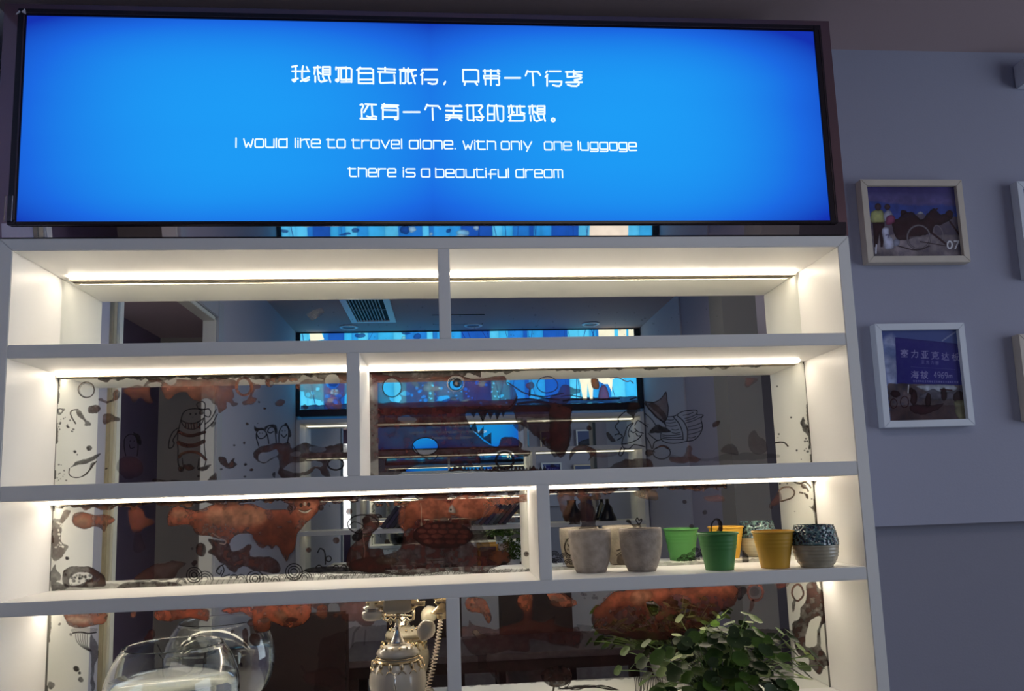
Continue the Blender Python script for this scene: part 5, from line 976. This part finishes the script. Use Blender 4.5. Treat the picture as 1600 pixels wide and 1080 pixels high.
# blobs and branches are in panel pixels: 0 = left as seen in the room (mirrored below)
BLp.poly([(0, 0), (Wb, 0), (Wb, 22), (0, 16)], (26, 50, 92), .9, sm=False, wob=4)
for k in range(46):
    x_ = rr_.uniform(0, Wb*.55); y_ = rr_.uniform(10, Hb); BLp.poly(BLp.ell(x_, y_, rr_.uniform(5, 22), rr_.uniform(4, 14), 8), rr_.choice(((150, 225, 250), (30, 70, 160), (200, 240, 250), (24, 60, 140))), .75, wob=6)
for k in range(16):
    x_ = rr_.uniform(0, Wb); BLp.line([(x_, 5), (x_+rr_.uniform(-30, 30), Hb*.5), (x_+rr_.uniform(-60, 60), Hb+5)], rr_.uniform(1, 2.6), (26, 44, 110), .8)
def bpx(px, py):   # place a motif by where it stands on the panel, metres
    p = at(px, py, .386-FY); return ((p[0]-lx0)*560, (p[2]-lz0)*560)
WHT = (245, 238, 215)
for P in ([(905, 590), (928, 586), (926, 625), (922, 625), (918, 600), (917, 625), (911, 625)], [(934, 588), (958, 586), (956, 612), (950, 600), (944, 600), (936, 596)], [(934, 500), (960, 500), (960, 540), (936, 540)], [(966, 500), (979, 500), (979, 534), (966, 534)], [(982, 500), (995, 500), (995, 530), (982, 530)], [(482, 512), (498, 512), (506, 530), (484, 534)], [(905, 560), (960, 560), (960, 592), (905, 592)]): BLp.poly([bpx(*p) for p in P], WHT, 1, sm=False, wob=1, rim=0, var=.1, tex=0)
BLp.poly([bpx(*p) for p in [(924, 592), (934, 592), (936, 607), (926, 606)]], (110, 70, 50), 1, wob=1); BLp.poly([bpx(*p) for p in [(938, 606), (946, 602), (952, 622), (936, 624)]], (90, 70, 110), 1, wob=1)
pmx = bpy.data.materials.new('backlit_photo'); pmx.use_nodes = True; nt = pmx.node_tree; nt.nodes.clear(); im = nt.nodes.new('ShaderNodeTexImage'); im.image = BLp.image('backlit_photo_print'); e_ = nt.nodes.new('ShaderNodeEmission'); e_.inputs[1].default_value = 1.3; ou = nt.nodes.new('ShaderNodeOutputMaterial'); nt.links.new(im.outputs['Color'], e_.inputs[0]); nt.links.new(e_.outputs[0], ou.inputs[0])
o = uvplane('backlit_photo', lx0, lx1, lz0, lz1, FY-.012, pmx, box, flip=True, th=.02)
# the flip mirrors u so the picture reads with the panel; undo it so motifs stay where they were placed
for l_ in o.data.uv_layers[0].data: l_.uv = (1-l_.uv[0], l_.uv[1])
# things standing on the opposite shelf
def obook(x, z, lean, th, h, d, m, label, group):
    b_ = MB().box(-th/2, th/2, -d/2, d/2, 0, h); t_ = thing('book', label, 'book', (x, FY-.10, z), group)
    b_.build('cover', m, t_, .001).location = (0, 0, 0); MB().box(-th/2+.002, th/2-.002, -d/2+.003, d/2-.003, .003, h+.0006).build('pages', mirror_white, t_).location = (0, 0, 0)
    t_.rotation_euler = (0, lean, 0); return t_
bkm = [mat('book_cover_%d' % i, c, .45, noise=.1, scale=20) for i, c in enumerate(((.03, .02, .05, 1), (.05, .03, .09, 1), (.03, .03, .04, 1), (.12, .04, .05, 1), (.05, .06, .14, 1), (.10, .10, .12, 1)))]
ORD = ('first', 'second', 'third', 'fourth', 'fifth', 'sixth', 'seventh', 'eighth', 'ninth')
for i in range(8): obook(-.43+i*.030, -.1596+.0070, math.radians(38), .021, .165, .13, bkm[(0, 1, 0, 2, 1, 0, 4, 2)[i]], 'dark leaning book, %s from the left in the left book row opposite' % ORD[i], 'leaning books in the left row opposite')
for i in range(8): obook(.13+i*.030, -.1596+.0072, math.radians(42), .020, .16, .13, bkm[(2, 4, 3, 1, 5, 2, 3, 0, 4)[i]], 'leaning book, %s from the left in the right book row opposite' % ORD[i], 'leaning books in the right row opposite')
def ovase(x, z, prof_, m, name, label, cat, group=None):
    t_ = thing(name, label, cat, (x, FY-.10, z), group); MB().lathe(prof_, n=32).build('body', m, t_); return t_
dkg = mat('black_glaze', (.012, .010, .014, 1), .2); blg = mat('navy_glaze', (.02, .025, .08, 1), .25)
ovase(.80, -.1594, [(.0002, 0), (.035, 0), (.05, .03), (.045, .06), (.018, .10), (.014, .13), (.02, .14), (.0002, .14)], dkg, 'vase', 'black round vase reflected above the left concrete pot', 'vase')
ovase(.90, -.1594, [(.0002, 0), (.024, 0), (.026, .08), (.024, .16), (.0002, .16)], blg, 'canister', 'tall navy canister reflected above the left concrete pot', 'canister')
ovase(1.02, -.1594, [(.0002, 0), (.06, 0), (.055, .02), (.04, .05), (.03, .09), (.012, .11), (.012, .14), (.0002, .14)], dkg, 'vase', 'squat black vase reflected between the two concrete pots', 'vase')
# potted plant, amber box and white papers on the lower row
t_ = thing('potted_plant', 'small bushy plant reflected right of the amber framed box', 'plant', (.40, FY-.09, -.4397)); MB().lathe([(.0002, 0), (.03, 0), (.04, .06), (.0002, .06)], n=24).build('pot', mirror_white, t_)
lv = MB(); q_ = random.Random(9)
for k in range(240):
    c_ = Vector((q_.gauss(0, .04), q_.gauss(0, .03), .12+q_.gauss(0, .04))); c_.z = max(.065, min(.22, c_.z)); c_.x = max(-.085, min(.085, c_.x)); c_.y = max(-.07, min(.07, c_.y)); a = Vector((q_.gauss(0, 1), q_.gauss(0, 1), q_.gauss(0, 1))).normalized()*.012; b_ = a.cross(Vector((q_.gauss(0, 1), q_.gauss(0, 1), 1))).normalized()*.006
    lv.add([c_-a, c_+b_, c_+a, c_-b_], [(0, 1, 2, 3)])
o = lv.build('foliage', leaf_ms[0], t_); o['kind'] = 'stuff'; o.location = (0, 0, 0)
am = mat('amber_plastic', (.75, .38, .04, 1), .25)
t_ = thing('picture_frame', 'amber framed dark box reflected beside the small bushy plant', 'picture frame', (.235, FY-.08, -.4397))
MB().box(-.065, -.05, -.01, .01, 0, .16).box(.05, .065, -.01, .01, 0, .16).box(-.05, .05, -.01, .01, .145, .16).box(-.05, .05, -.01, .01, 0, .012).build('frame', am, t_, .001); MB().box(-.05, .05, -.006, .004, .012, .145).build('picture', bkm[3], t_)
for i, (x_, w_, h_) in enumerate(((-.62+.02-.12, .10, .05), (-.30, .14, .035), (-.10, .10, .05))):
    t_ = thing('storage_box', ['low white box reflected at the far left of the lower row', 'flat white box reflected under the left book row', 'short white box reflected under the dark middle of the row'][i], 'box', (x_, FY-.09, -.4397), 'white boxes on the opposite shelf')
    MB().box(-w_/2, w_/2, -.05, .05, 0, h_).build('base', mirror_white, t_, .002); MB().box(-w_/2-.002, w_/2+.002, -.052, .052, h_+.0005, h_+.012).build('lid', white_board, t_, .002)
# ceiling fittings
def czp(px, py):
    d = CR*(px-800)/FPX+CU*(630-py)/FPX+CF; t = ZC/d[2]; p = np.array([0, -1.5, 0])+t*d; return p[0], .386-p[1]
ring_m = mat('white_ring', (.9, .93, .96, 1), .35); dull_lamp = mat('grey_lamp_glass', (.30, .36, .42, 1), .15)
for i, p_ in enumerate(((547, 514.5), (739, 511), (923, 505.5))):
    x_, y_ = czp(*p_); y_ = -2.78
    t_ = thing('downlight', 'round recessed white ceiling lamp, %s of the row of three in the mirror' % ('leftmost', 'middle one', 'rightmost')[i], 'ceiling light', (x_, y_, ZC), 'recessed ceiling lamps')
    MB().lathe([(.040, -.001), (.056, -.001), (.058, -.004), (.052, -.008), (.040, -.007)], n=40, close=True).build('ring', ring_m, t_); MB().lathe([(.0002, -.0035), (.0395, -.0035), (.0395, -.0012), (.0002, -.0012)], n=32).build('lamp', dull_lamp, t_)
t_ = thing('ceiling_vent', 'square white ceiling vent grille with dark slots seen in top mirror', 'vent', (-.43, -2.35, ZC)); vx0, vx1, vy0, vy1 = -.135, .130, -.285, .275
MB().box(vx0, vx0+.035, vy0, vy1, -.012, -.0005).box(vx1-.035, vx1, vy0, vy1, -.012, -.0005).box(vx0+.035, vx1-.035, vy0, vy0+.030, -.012, -.0005).box(vx0+.035, vx1-.035, vy1-.03, vy1, -.012, -.0005).build('frame', ring_m, t_, .001)
MB().box(vx0+.035, vx1-.035, vy0+.03, vy1-.03, -.002, -.0006).build('duct_opening', mat('black_duct', (.008, .008, .01, 1), .8), t_)
slm = mat('grey_slat', (.45, .48, .52, 1), .4)
sm_ = MB().box(-.0022, .0022, vy0+.03, vy1-.03, -.010, -.003)
for k in range(10):
    o = (sm_.build('slat', slm, t_) if k == 0 else o.copy())
    if k: COL.objects.link(o)
    o.location = (vx0+.035+.0175*(k+.6), 0, 0)
MB().box(vx0+.035, vx1-.035, .02, .028, -.0115, -.0101).build('cross_bar', slm, t_)
t_ = thing('access_hatch', 'flat ceiling hatch with thin dark joints between vent and middle lamp', 'hatch', (.07, -2.62, ZC)); gj = mat('dark_joint', (.03, .025, .03, 1), .8)
MB().box(-.145, .155, -.115, .115, -.0030, -.0005).build('panel', ceil_m, t_); MB().box(-.15, .16, -.12, -.1155, -.0032, -.0004).box(-.15, .16, .1155, .12, -.0032, -.0004).build('joint', gj, t_)
# table and chairs in the middle of the room
t_ = thing('dining_table', 'dark table with grey brown top seen low in the bottom mirrors', 'table', (.20, -1.95, ZF))
MB().box(-.71, .80, -.25, .25, .715, .745).build('table_top', table_m, t_, .004); MB().box(-.68, .77, -.22, .22, .66, .7145).build('apron', dark_wood, t_)
for sx in (-.66, .74):
    for sy in (-.2, .2): MB().box(sx-.025, sx+.025, sy-.025, sy+.025, .0005, .66).build('leg', dark_wood, t_, .003)
def chair(x, y, rz, label):
    c_ = thing('dining_chair', label, 'chair', (x, y, ZF), 'dark chairs at the table'); c_.rotation_euler = (0, 0, rz)
    MB().box(-.21, .21, -.21, .21, .43, .47).build('seat', dark_wood, c_, .01)
    bk = MB(); 
    for k in range(9):
        a = (k-4)/4*.5
    bk.box(-.20, .20, .185, .215, .60, .98); bk.build('backrest', dark_wood, c_, .012)
    for sx in (-.19, .19): MB().box(sx-.018, sx+.018, .18, .215, .0005, .60).build('leg', dark_wood, c_, .003); MB().box(sx-.018, sx+.018, -.205, -.17, .0005, .43).build('leg', dark_wood, c_, .003)
chair(-.66, -1.42, math.radians(180), 'dark wooden chair left of the table, back to the mirror'); chair(.45, -2.50, 0, 'dark wooden chair on the far side of the table')
chair(-.15, -2.50, 0, 'dark wooden chair behind the left half of the table')

for o in bpy.data.objects:
    if 'base' in o: del o['base']
